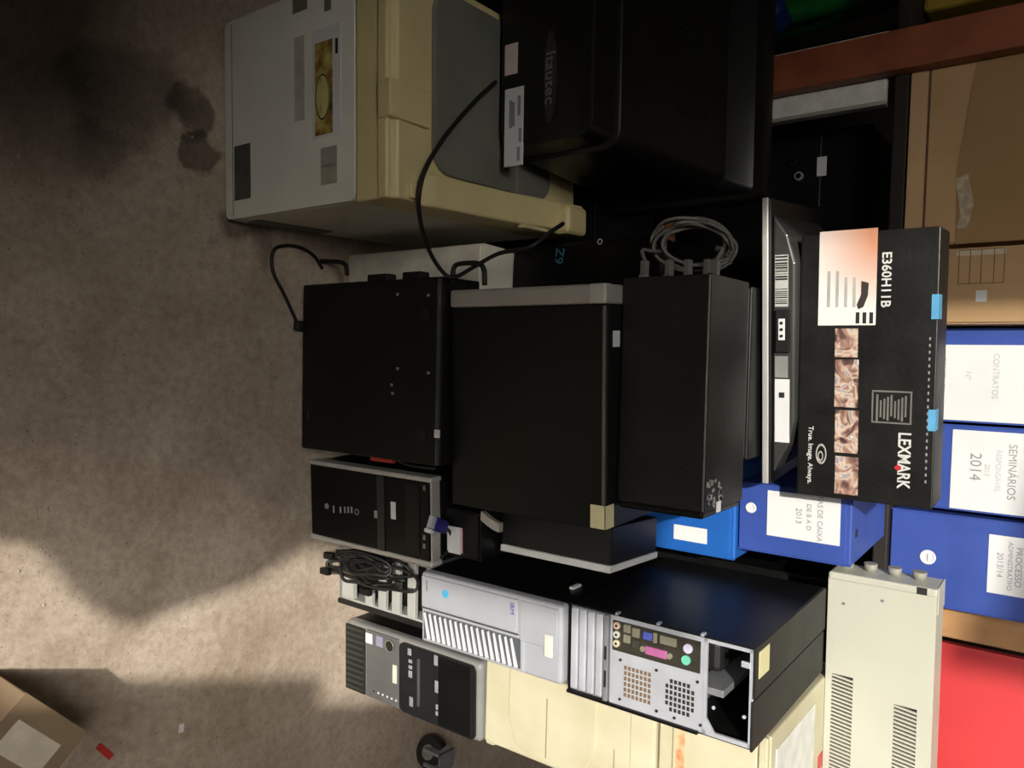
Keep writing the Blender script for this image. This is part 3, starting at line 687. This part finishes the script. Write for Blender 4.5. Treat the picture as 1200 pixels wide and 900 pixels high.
# ------------------------------------------------------------------ silver and black tower on the floor, right
t = T('desktop_tower', 'silver and black computer tower with a round badge, on the floor at the far right', 'computer', (.60, 1.288, 0), 3.6)
W, D, H = .176, .42, .437
dg = M('gunmetal_plastic', (112, 112, 110), .35, .3, .08, 12); ds = M('light_gunmetal', (150, 150, 147), .32, .3, .06, 12)
B('case', t, blk, .003, W - .003, .03, D, .004, H - .002, .004)
B('front_bezel', t, ds, 0, W, .0, .034, .003, H, .014, 4)
B('grille_panel', t, M('grille_black', (26, 27, 25), .6), .008, W - .006, -.004, .004, .008, .078, .003)
for i in range(11): B('grille_bar', t, M('grille_bar', (52, 54, 50), .5), .012 + i * .0145, .018 + i * .0145, -.0056, -.003, .012, .074, .0006)
B('mid_panel', t, dg, .006, W - .006, -.003, .004, .082, .192, .004)
Prism('black_panel', t, M('panel_black', (30, 31, 33), .35, 0, .15, 10), rrect(.008, W - .005, .196, H - .012, .014), -.0045, .004)
def dpx(a, b, ly=-.004): return fr(t, a, b, ly)
x, z = dpx(432, 748); B('white_sticker', t, paper, x - .012, x + .012, -.0046, -.003, z - .01, z + .012, 0)
x, z = dpx(445, 752); B('violet_sticker', t, M('pale_violet', (150, 148, 172), .5), x - .012, x + .012, -.0044, -.003, z - .012, z + .01, 0)
x, z = dpx(457, 757); Cyl('maker_badge', t, M('badge_olive', (40, 42, 26), .3), (x, -.0045, z), (0, 1, 0), .014, .004, 22); Ring('badge_rim', t, zincd, (x, -.0062, z), (0, 1, 0), .0135, .0012, 22, 6)
x, z = dpx(463, 790); B('power_button', t, M('button_ivory', (222, 218, 200), .4), x - .022, x + .022, -.0065, -.003, z - .007, z + .006, .002)
for i in range(6): 
    x, z = dpx(438 + i * 5.2, 810 + i * 2.2); B('indicator', t, paper if i else ink, x - .002, x + .002, -.0045, -.003, z - .002, z + .002, 0)
for a, b0, b1 in ((480, 760, 768), (481, 773, 777), (481, 780, 784), (481, 786, 794), (482, 817, 828), (511, 768, 780), (512, 798, 812), (513, 826, 832), (513, 834, 839)):
    xa, za = dpx(a, b0, -.005); xb, _ = dpx(a, b1, -.005); B('port', t, M('port_grey', (150, 152, 158), .4), xa, xb, -.0056, -.0042, za - .006, za + .005, .0005)
x, z = dpx(490, 800, -.005); B('tray_slot', t, M('slot_grey', (78, 78, 80), .4), x - .055, x + .055, -.006, -.004, z - .003, z + .005, .001)
B('bay_seam', t, dark, .010, W - .007, -.0052, -.0042, H - .125, H - .1225, 0); B('bay_door', t, blk2, .012, W - .009, -.0058, -.004, H - .118, H - .026, .002)

# ------------------------------------------------------------------ cream cases stacked on that tower
t = T('desktop_case', 'scuffed cream computer case standing on the silver and black tower', 'computer', (.578, 1.302, .4385), 2)
W, D, H = .19, .44, .405
B('case', t, creamw, .002, W - .002, .01, D, 0, H - .001, .003)
B('front_panel', t, creamw, 0, W, -.004, .012, .003, H - .003, .008, 3)
Prism('curved_cover', t, creamw, [(.0, .07), (W * .62, .07), (W * .88, .09), (W * .95, .14), (W * .95, .21), (W * .86, .262), (W * .6, .28), (.0, .28)], -.009, -.003, 'xz', .002)
B('panel_seam', t, M('seam_tan', (150, 138, 104), .6), .05, W * .9, -.0096, -.0085, .165, .1675, 0)
B('crack', t, M('seam_tan', (150, 138, 104), .6), W * .55, W * .78, -.0054, -.0035, .318, .3195, 0)
B('top_ledge', t, creamw, .0, W, -.006, .0, .352, .40, .003)
B('side_foot', t, creamw, W - .016, W + .006, -.002, .05, .004, .03, .006)
t = T('desktop_case', 'cream computer case with an orange rust stain, topmost of the cream pair', 'computer', (.572, 1.304, .8435), 2)
W, D, H = .20, .42, .204
B('case', t, creamw, 0, W, .006, D, .0, H, .004); B('front_panel', t, creamw, .002, W - .002, -.004, .008, .004, H - .02, .003)
B('front_lip', t, creamw, .0, W, -.006, .006, H - .018, H - .002, .003)
B('rust_stain', t, M('rust_stain', (196, 122, 74), .8, 0, .2, 40, rgb2=(226, 200, 160)), .02, .105, -.0046, -.0038, .038, .054, 0)
B('panel_seam', t, M('seam_tan', (150, 138, 104), .6), .004, W - .004, -.0046, -.0038, .03, .032, 0)
B('red_sticker', t, redp, W - .05, W - .02, .30, .33, H, H + .0012, 0)
B('pale_panel', t, M('pale_panel', (226, 226, 218), .4), .03, W - .03, .03, .26, H, H + .002, .001)

# ------------------------------------------------------------------ beige power unit on top, feet to the left
t = T('power_unit', 'beige metal unit with two rows of vent slits, on top of the right stack', 'power unit', (.343, 1.62, 1.0485), 3.4)
W, D, H = .56, .085, .192
s0, s1 = .16, .56
BB('case', t, beige, [(.012, W, .006, D, .0, H), (.012, s0, 0, .006, 0, H), (s0, W, 0, .006, 0, .012), (s0, W, 0, .006, .052, .126), (s0, W, 0, .006, .166, H)])
B('end_cover', t, beige, 0, .016, -.002, D + .001, -.001 + .001, H + .001, .004)
for z0, sx in ((.012, .205), (.126, .235)):
    B('vent_recess', t, dark, s0, W, .0045, .0062, z0, z0 + .04, 0)
    B('vent_blank', t, beige, s0 - .001, sx, .0, .005, z0, z0 + .04, 0)
    for i in range(44):
        x = sx + i * .0078
        if x > W - .01: break
        B('slat', t, beige, -.0017, .0017, .0, .005, -.0205, .0205, 0, mat=Matrix.Translation((x + .006, 0, z0 + .02)) @ Matrix.Rotation(R(7), 4, 'Y'))
for z in (.022, .066, .110, .154): 
    Cyl('rubber_foot', t, M('foot_grey', (150, 148, 136), .6), (-.007, .055, z), (1, 0, 0), .013, .016, 18, .011)
B('cord_opening', t, ink, .001, .014, -.0026, .03, H - .034, H - .016, .001)
B('side_cap', t, beige, -.001, .05, .01, D, H, H + .002, .001)
for x, z in ((.04, .1), (.06, .03)): Cyl('screw', t, zincd, (x, -.0005, z), (0, 1, 0), .003, .002, 10)

# ------------------------------------------------------------------ rear shelf of rough wood
ZS = 1.103
tag(T('wooden_shelf', 'rough wooden shelf rack with red-brown posts behind the electronics', 'shelf', (0, 1.95, 0), 0))
t = bpy.data.objects['wooden_shelf']
board = M('dark_board', (36, 27, 22), .7, 0, .2, 10)
B('shelf_board', t, board, -1.2, .457, -.06, .45, ZS - .03, ZS, .003)
B('shelf_board', t, board, .457, 1.4, .06, .45, ZS - .03, ZS, .003)
B('shelf_board', t, board, -1.2, .10, .03, .45, .44, .47, .003)
xl = at_y(1000, 62, 1.85).x + .012
B('post', t, wood_r, xl - .045, xl + .045, -.10, -.062, 0, 2.0, .003)
xr = at_y(1150, 736, 1.98).x
B('post', t, wood_lit, xr - .036, xr + .036, .03, .07 - .012, ZS - .5, 2.0, .003)
B('post', t, wood_r, -1.24, -1.2, .40, .45, 0, 2.0, .003); B('post', t, wood_r, 1.3, 1.38, .40, .45, 0, 2.0, .003)
p0 = at_y(1105, 752, 2.05)
rb = B('red_board', None, red, .545, 1.25, 2.02, 2.045, ZS + .001, 1.75, .002); tag(rb, 'bright red board standing beside the light-toned right post', 'board')

def archive_box(label, x0, x1, y, z, h, d, lab, hole, lines, yaw=0, m=blue, grp='blue archive boxes'):
    t = T('archive_box', label, 'archive box', (x0, y, z), yaw, grp); w = x1 - x0
    B('box_body', t, m, 0, w, .002, d, 0, h, .004)
    B('front_flap', t, m, .003, w - .003, -.001, .003, .003, h - .01, .001)
    for e in (.0, w - .003): B('edge_fold', t, m, e, e + .003, -.0018, .004, .0, h, .0008)
    if lab:
        pa = B('paper_label', t, paper, lab[0], lab[1], -.0022, -.001, lab[2], lab[3], 0)
        for (s, size, xx, zz, mm) in lines: Txt('lettering', t, mm, s, size, (xx, -.0026, zz), ext=.0003)
    if hole:
        Ring('hole_rim', t, paper, (hole[0], -.0015, hole[1]), (0, 1, 0), hole[2] * .8, .0028, 24, 6)
        Cyl('hole_plug', t, paper, (hole[0], -.001, hole[1]), (0, 1, 0), hole[2] * .8, .003, 24)
        B('plug_slit', t, inkg, hole[0] - hole[2] * .5, hole[0] + hole[2] * .5, -.0032, -.002, hole[1] - .001, hole[1] + .001, 0)
    return t
Y1 = 1.92
def bx_at(a, b, y=Y1): p = at_y(a, b, y); return p.x, p.z
inkl = M('pale_ink', (196, 196, 198), .7); inkm = M('mid_ink', (150, 150, 153), .7)
# three boxes on the shelf board
x0, x1 = bx_at(1130, 385)[0], bx_at(1130, 495)[0]
def rel(a, b, x0): q = bx_at(a, b); return q[0] - x0, q[1] - ZS - .001
l0 = rel(1095, 405, x0); l1 = rel(1105, 494, x0)
archive_box('blue archive box on the shelf, large white label without hole, next to the brown cartons', x0, x1, Y1, ZS + .001, .31, .36, (l0[0] - .002, min(l1[0], x1 - x0 - .004), l0[1], .295), None,
            [('CONTRATO', .014, (x1 - x0) / 2, l0[1] + .02, inkl), ('Nº', .016, (x1 - x0) / 2, l0[1] + .068, inkl), ('CONTRATOS', .016, (x1 - x0) / 2, l0[1] + .118, inkl)])
x0b, x1b = bx_at(1130, 498)[0], bx_at(1130, 599)[0]
l0 = rel(1117, 503, x0b); l1 = rel(1120, 596, x0b); cxx = (x1b - x0b) / 2
archive_box('blue archive box on the shelf labelled 2014, in the middle of three', x0b, x1b, Y1, ZS + .001, .31, .36, (l0[0], min(l1[0], x1b - x0b - .004), l0[1], .295), None,
            [('2014', .030, cxx - .005, rel(1143, 545, x0b)[1], inkm), ('2013', .013, cxx, rel(1157, 550, x0b)[1], inkl), ('RESPONSÁVEL', .014, cxx, rel(1170, 550, x0b)[1], inkl), ('SEMINÁRIOS', .021, cxx, rel(1186, 550, x0b)[1], inkm)])
x0c, x1c = bx_at(1110, 602)[0], bx_at(1110, 712)[0]
l0 = rel(1160, 625, x0c); l1 = rel(1160, 693, x0c); hl = rel(1088, 652, x0c); cxx = (l0[0] + l1[0]) / 2
archive_box('blue archive box on the shelf with white finger hole, beside the light-toned right post', x0c, x1c, Y1 - .01, ZS + .001, .31, .36, (l0[0], l1[0], l0[1], .27), (hl[0], hl[1], .017),
            [('2013/14', .016, cxx, rel(1172, 660, x0c)[1], inkm), ('ADMINISTRATIVO', .0125, cxx, rel(1184, 660, x0c)[1], inkm), ('PROCESSO', .017, cxx, rel(1194, 660, x0c)[1], inkm)])
# lower pair
YL = 1.565
q0 = at_y(866, 566, YL); q1 = at_y(866, 644, YL)
t4 = archive_box('blue archive box with finger hole, sitting low under the shelf on a sky blue box', q0.x - .004, q1.x, YL, q0.z, .222, .30, None, None, [], 4)
def rl(a, b): return fr(t4, a, b, -.001)
la = rl(900, 572); lb = rl(984, 640); ho = rl(880, 595)
B('paper_label', t4, paper, la[0] + .004, lb[0], -.0022, -.001, la[1], lb[1], 0)
for s, sz, a in (('2013', .016, 936), ('DE B A D', .013, 948), ('TAS DE CAIXA', .014, 961)): 
    Txt('lettering', t4, inkm, s, sz, ((la[0] + lb[0]) / 2, -.0026, rl(a, 606)[1]), ext=.0003)
Ring('hole_rim', t4, paper, (ho[0], -.0015, ho[1]), (0, 1, 0), .009, .0025, 20, 6); Cyl('hole_plug', t4, paper, (ho[0], -.001, ho[1]), (0, 1, 0), .009, .003, 20)
B('handle_cut', t4, ink, .075, .09, .03, .045, .2215, .2228, 0)
B('red_tab', t4, redp, .0, .03, -.003, .004, .0, .006, .001)
zb = q0.z - .001
t5 = archive_box('sky blue archive box lying under the low blue archive box', .125, .345, 1.55, zb - .21, .209, .34, None, None, [], 4, blue_l)
la = fr(t5, 790, 614, -.001); lb = fr(t5, 818, 636, -.001); B('paper_label', t5, paper, la[0], lb[0], -.0022, -.001, la[1], lb[1] + .02, .0)
tcr = T('wooden_crate', 'dark wooden crate on the floor carrying the sky blue box', 'crate', (.10, 1.60, 0), 4)
hcr = zb - .211
B('inner_box', tcr, board, .01, .25, .01, .28, 0, hcr - .001, .002)
for i in range(4): B('plank', tcr, board, 0, .26, 0, .011, .01 + i * (hcr - .02) / 4, (i + 1) * (hcr - .02) / 4, .002)
B('top_board', tcr, board, 0, .26, 0, .29, hcr - .012, hcr, .002)

# ------------------------------------------------------------------ cartons on the shelf
YC = 1.895
p = at_y(1060, 74, YC); p2 = at_y(1060, 292, YC)
t = T('cardboard_carton', 'large brown cardboard carton taped shut, on the left of the shelf', 'carton', (p.x, YC, ZS + .001), 0)
w = p2.x - p.x - .004
B('carton_body', t, cardm, 0, w, .003, .40, 0, .42, .004); B('front_face', t, cardm, .004, w - .004, -.001, .004, .004, .416, .001)
B('bottom_fold', t, card2, .002, w - .002, -.003, .003, .002, .042, .002)
B('fold_crease', t, M('crease_brown', (104, 74, 46), .8), .002, w - .002, -.0036, -.002, .038, .043, 0)
Prism('packing_tape', t, tape, [(w * .02, .13), (w * .3, .115), (w * .62, .10), (w, .105), (w, .4), (w * .02, .4)], -.0022, -.0012)
Prism('tape_scrap', t, M('shiny_tape', (196, 176, 146), .12, 0, .2, 60, .6), [(w * .66, .098), (w * .74, .104), (w * .86, .112), (w * .92, .102), (w * .92, .125), (w * .8, .135), (w * .64, .122)], -.003, -.002)
t = T('cardboard_carton', 'small brown carton with a printed table, beside the blue archive boxes', 'carton', (at_y(1100, 292, YC - .02).x, YC - .02, ZS + .001), 0)
w = at_y(1100, 380, YC - .02).x - at_y(1100, 292, YC - .02).x
B('carton_body', t, card2, 0, w, .003, .3, 0, .30, .003); B('front_flap', t, cardm, .004, w - .004, -.002, .004, .02, .296, .001)
x0, z0 = fr(t, 1125, 285, -.002); x1, z1 = fr(t, 1176, 331, -.002); x0 = max(x0, .006)
tl = M('table_ink', (92, 70, 46), .8)
for zz in (z0, z0 + (z1 - z0) * .25, z0 + (z1 - z0) * .5, z0 + (z1 - z0) * .78, z1): B('table_line', t, tl, x0, x1, -.0028, -.0018, zz - .0006, zz + .0006, 0)
for xx in (x0, x1): B('table_line', t, tl, xx - .0006, xx + .0006, -.0028, -.0018, z0, z1, 0)
x0, z0 = fr(t, 1150, 347, -.002); B('paper_scrap', t, paper, x0 - .012, x0 + .012, -.003, -.0018, z0 - .01, z0 + .01, 0)
xa, za = fr(t, 1150, 291, -.002); B('white_strip', t, M('pale_strip', (206, 190, 160), .6), max(.006, xa - .005), xa + .014, -.0027, -.0018, za - .045, za + .045, 0)
Tube('carton_handle', t, rubber, [(w * .25, -.004, .03), (w * .35, -.014, .05), (w * .5, -.016, .055), (w * .62, -.004, .06)], .004)

# ------------------------------------------------------------------ dim goods under and behind the shelf
def sack(name, m, c, r, seed, label, cat, sq=(1, 1, 1)):
    bm = bmesh.new(); bmesh.ops.create_icosphere(bm, subdivisions=3, radius=1); rn = random.Random(seed)
    ph = [rn.uniform(0, 6) for _ in range(6)]
    for v in bm.verts:
        d = v.co.copy(); k = 1 + .1 * math.sin(5 * d.x + ph[0]) + .08 * math.sin(7 * d.y + ph[1]) + .07 * math.sin(9 * d.z + ph[2])
        v.co = Vector((max(-.8, min(.8, d.x)) * r[0] * k, max(-.8, min(.8, d.y)) * r[1] * k, max(-.75, min(.85, d.z)) * r[2] * k))
    zmin = min(v.co.z for v in bm.verts)
    for v in bm.verts: v.co.z -= zmin
    o = from_bm(name, bm, m, None, True); o.location = c; return tag(o, label, cat)
t = T('white_panel', 'white flat panel leaning in the dark behind the red-brown post', 'panel', (-.85, 1.90, 0), 0, tilt=(0, 0, R(-2)))
B('sheet', t, M('panel_white', (232, 232, 222), .5), 0, .17, 0, .02, 0, 1.055, .003); B('sheet_edge', t, silver, .162, .172, -.002, .022, 0, 1.055, .002)
t = T('black_speaker', 'black device with two shiny knobs and a white sticker under the shelf', 'device', (-.70, 2.07, .471), 2)
B('cabinet', t, blk2, 0, .32, .0, .26, 0, .52, .005); B('face_plate', t, blk, .006, .20, -.006, .002, .01, .40, .004)
for a, b in ((930, 190), (937, 207)): 
    x, z = fr(t, a, b, -.008); Cyl('knob', t, silver2 if b > 200 else dust, (x, -.012, z), (0, 1, 0), .011, .014, 20); Cyl('knob_cap', t, blkg, (x, -.0195, z), (0, 1, 0), .007, .002, 16)
x, z = fr(t, 963, 195, -.007); B('white_sticker', t, paper, x - .025, x + .025, -.0075, -.0058, z - .012, z + .012, 0)
sack('green_bag', M('green_plastic', (24, 110, 46), .3, 0, .2, 14), (-1.10, 2.17, .471), (.09, .09, .30), 2, 'green plastic bag stuffed left of the red-brown post', 'bag')
sack('blue_bag', M('dark_blue_plastic', (26, 48, 110), .35, 0, .2, 14), (-1.02, 2.02, .471), (.09, .07, .17), 3, 'dark blue plastic bag left of the red-brown post', 'bag')
sack('blue_cloth', M('royal_blue_cloth', (30, 46, 120), .6), (-.63, 1.975, .471), (.04, .03, .15), 5, 'blue cloth bundle hanging beside the white panel', 'cloth')
t = T('yellow_parcel', 'yellow parcel at the far left end of the shelf board', 'parcel', (-1.12, 2.0, ZS + .001), 0)
B('wrapping', t, M('yellow_wrap', (168, 140, 40), .5), 0, .20, 0, .2, 0, .24, .01); B('wrapping_flap', t, M('pale_yellow_wrap', (190, 170, 90), .5), .004, .196, -.004, .002, .09, .14, .002)
# dark cabinets that carry and back the pile
t = T('dark_cabinet', 'dark cabinet behind the printer at the far left', 'cabinet', (-1.50, 1.12, 0), 3)
B('carcass', t, blk2, 0, .60, .02, .45, 0, .62, .004)
for x in (.005, .303): B('door', t, blk, x, x + .292, 0, .02, .02, .61, .003)
t = T('dark_case', 'black computer case standing on the floor behind the printer', 'computer', (-.66, 1.55, 0), 3)
B('case', t, blk2, 0, .34, 0, .30, 0, .50, .003); B('side_panel', t, blk, .004, .336, -.003, .001, .006, .49, .001)

t = T('server_case', 'added black box darkening the gap behind the right-hand towers', 'computer', (.40, 1.79, 0), 2)  # added dark box, hides the sunlit lower part of the right post
B('case', t, blk2, 0, .20, .0, .14, 0, 1.02, .003); B('front_panel', t, blk, .004, .196, -.004, .001, .006, 1.01, .002)

# ------------------------------------------------------------------ castor wheel, floor carton, red scrap
p = at_z(505, 881, .04)
t = T('castor_wheel', 'black castor wheel in the shade beside the silver and black tower', 'wheel', (p.x, p.y, 0), 0)
Cyl('tyre', t, rubber, (0, 0, .042), (.3, 1, 0), .042, .03, 26); Cyl('hub', t, greyp, (0, 0, .042), (.3, 1, 0), .02, .034, 18)
BB('fork', t, zincd, [(-.02, -.012, -.03, .03, .04, .1), (.02, .028, -.03, .03, .04, .1), (-.02, .028, -.03, .03, .095, .1)])
c0 = at_z(103, 857, .15); c1 = at_z(32, 811, .15); c2 = at_z(14, 886, .15)
fcard = M('greyish_cardboard', (126, 106, 82), .75, 0, .1, 8, .3)
t = T('floor_carton', 'brown cardboard carton with a pale sticker, on the floor in the near corner', 'carton', (c1.x, c1.y, 0), math.degrees(math.atan2(c0.y - c1.y, c0.x - c1.x)))
w = (c0 - c1).length
B('carton_body', t, fcard, 0, w, -.20, -.002, 0, .148, .002)
B('top_flap', t, fcard, -.001, w + .001, -.20, -.001, .148, .1505, .0005)
a, b = tp(t, 40, 848, .1508), tp(t, 6, 838, .1508)
B('pale_sticker', t, M('pale_sticker', (196, 184, 164), .6), w * .15, w * .82, -.085, -.035, .1505, .1512, 0)
for x0, x1 in ((.12, .4), (.5, .9)): B('dark_print', t, M('brown_print', (70, 54, 42), .7), w * x0, w * x1, -.135, -.105, .1505, .151, 0)
B('side_flap', t, M('pale_inner_card', (176, 160, 128), .75), w + .001, w + .0045, -.19, -.006, .0, .149, .001)
p = at_z(122, 880, 0)
o = B('red_scrap', None, redp, -.02, .02, -.006, .006, 0, .004, .001); o.location = (p.x, p.y, .0005); o.rotation_euler = (0, 0, R(40)); tag(o, 'small red plastic scrap on the floor by the brown carton', 'scrap')

bm = bmesh.new(); rnd = random.Random(21)
for k in range(160):
    a, b = rnd.uniform(5, 345), rnd.uniform(20, 890); p = at_z(a, b, 0)
    if p.x < -.28 and p.y > .84 or p.x > .47 and p.y < .75: continue
    r_ = rnd.choice((.0012, .0015, .002, .003)); v = bmesh.ops.create_icosphere(bm, subdivisions=1, radius=r_)['verts']
    bmesh.ops.transform(bm, matrix=Matrix.Translation((p.x, p.y, r_ * .4)) @ Matrix.Diagonal((rnd.uniform(.8, 1.6), 1, .7, 1)), verts=v)
tag(from_bm('floor_grit', bm, M('pale_grit', (190, 178, 158), .9, 0, .3, 90), None), 'scattered small grit and crumbs on the concrete floor', 'grit', kind='stuff')
p = at_z(212, 853, 0); o = B('paper_chip', None, paper, -.009, .009, -.005, .006, 0, .002, .0008); o.location = (p.x, p.y, .0002); tag(o, 'tiny white chip on the shaded floor right of the sunlit strip', 'scrap')

# ------------------------------------------------------------------ loose cables
ZP = .512
pts = [at_z(581, 96, ZP), at_z(560, 115, ZP), at_z(525, 155, ZP), at_z(500, 195, .515), at_z(491, 228, .512), at_y(493, 262, .99), at_y(505, 298, 1.06), at_y(522, 322, 1.105), at_y(535, 324, 1.118), at_y(555, 313, 1.118), at_y(585, 297, 1.12), at_y(620, 290, 1.125), at_y(645, 272, 1.16), at_y(660, 262, 1.2)]
tag(Tube('power_cable', None, rubber, pts, .0042, 8, 8), 'thin black power cord hanging from the tube monitor past the printer', 'cable')
t = T('floor_cable', 'thin black cord looping on the concrete floor beside the printer', 'cable', (at_z(348, 383, 0).x, at_z(348, 383, 0).y, 0), 0)
inv = t.matrix_world.inverted()
pp = [at_z(a, b, .004) for a, b in ((349, 380), (333, 345), (320, 318), (320, 295), (332, 288), (352, 290), (368, 300), (378, 315))]
Tube('cord', t, rubber, [inv @ p for p in pp], .004)
B('plug', t, rubber, -.014, .010, -.012, .018, 0, .016, .004); B('metal_tip', t, zinc, .002, .012, .016, .024, .003, .010, .001)

# ------------------------------------------------------------------ pieces that belong to a part hang one level deeper
SUB = {'lettering': 'paper_label', 'badge_lettering': 'badge_plate', 'label_print': 'rating_label', 'picture_print': 'picture_card', 'picture_arch': 'picture_card',
       'arch_line': 'picture_card', 'picture_caption': 'picture_card', 'socket_pin': 'power_socket', 'barcode': 'barcode_label', 'label_dot': 'white_label',
       'panel_print': 'product_panel', 'model_print': 'product_panel', 'cartridge_picture': 'product_panel', 'info_print': 'info_block', 'badge_rim': 'maker_badge',
       'knob_cap': 'knob', 'jack_hole': 'audio_jack', 'usb_port': 'port_shield', 'network_port': 'port_shield', 'video_port': 'port_shield', 'video_shell': 'port_shield',
       'serial_port': 'port_shield', 'parallel_port': 'port_shield', 'port_screw': 'port_shield', 'mouse_port': 'port_shield', 'keyboard_port': 'port_shield',
       'hole_plug': 'hole_rim', 'plug_slit': 'hole_rim', 'grille_bar': 'grille_panel', 'louvre': 'louvre_frame', 'louvre_shadow': 'louvre_frame', 'brand_diamond': 'brand_lettering',
       'table_line': 'front_flap', 'white_strip': 'front_flap', 'paper_scrap': 'front_flap', 'pale_sticker': 'top_flap', 'dark_print': 'top_flap', 'hub': 'tyre',
       'fold_crease': 'bottom_fold', 'panel_seam': 'front_panel', 'bay_door': 'black_panel', 'tray_slot': 'black_panel', 'bay_seam': 'black_panel', 'power_button': 'mid_panel',
       'indicator': 'mid_panel', 'violet_sticker': 'mid_panel', 'cover_fold': 'output_cover', 'side_catch': 'side_panel', 'plug_cap': 'side_panel', 'panel_line': 'paper_tray_front',
       'ghost_print': 'paper_tray_front', 'faded_strip': 'paper_tray_front', 'tray_mark': 'paper_tray_front', 'vent_holes': 'main_shell', 'perforation': 'lower_shell', 'foil_scraps': 'top_cover',
       'frame_tab': 'bay_frame', 'bay_corner': 'bay_frame', 'rail_gap': 'slot_rail', 'pink_print': 'card', 'grey_print': 'card', 'blue_print': 'front_panel'}
def stem(o): return o.name.rsplit('.', 1)[0] if o.name[-3:].isdigit() else o.name
def mid(o): return sum((Vector(c) for c in o.bound_box), Vector()) / 8
for th in [o for o in COL.objects if o.parent is None and o.type == 'EMPTY']:
    kids = [o for o in COL.objects if o.parent == th]
    for o in kids:
        want = SUB.get(stem(o))
        c = [k for k in kids if want and stem(k) == want]
        if c: o.parent = min(c, key=lambda k: (mid(k) - mid(o)).length)
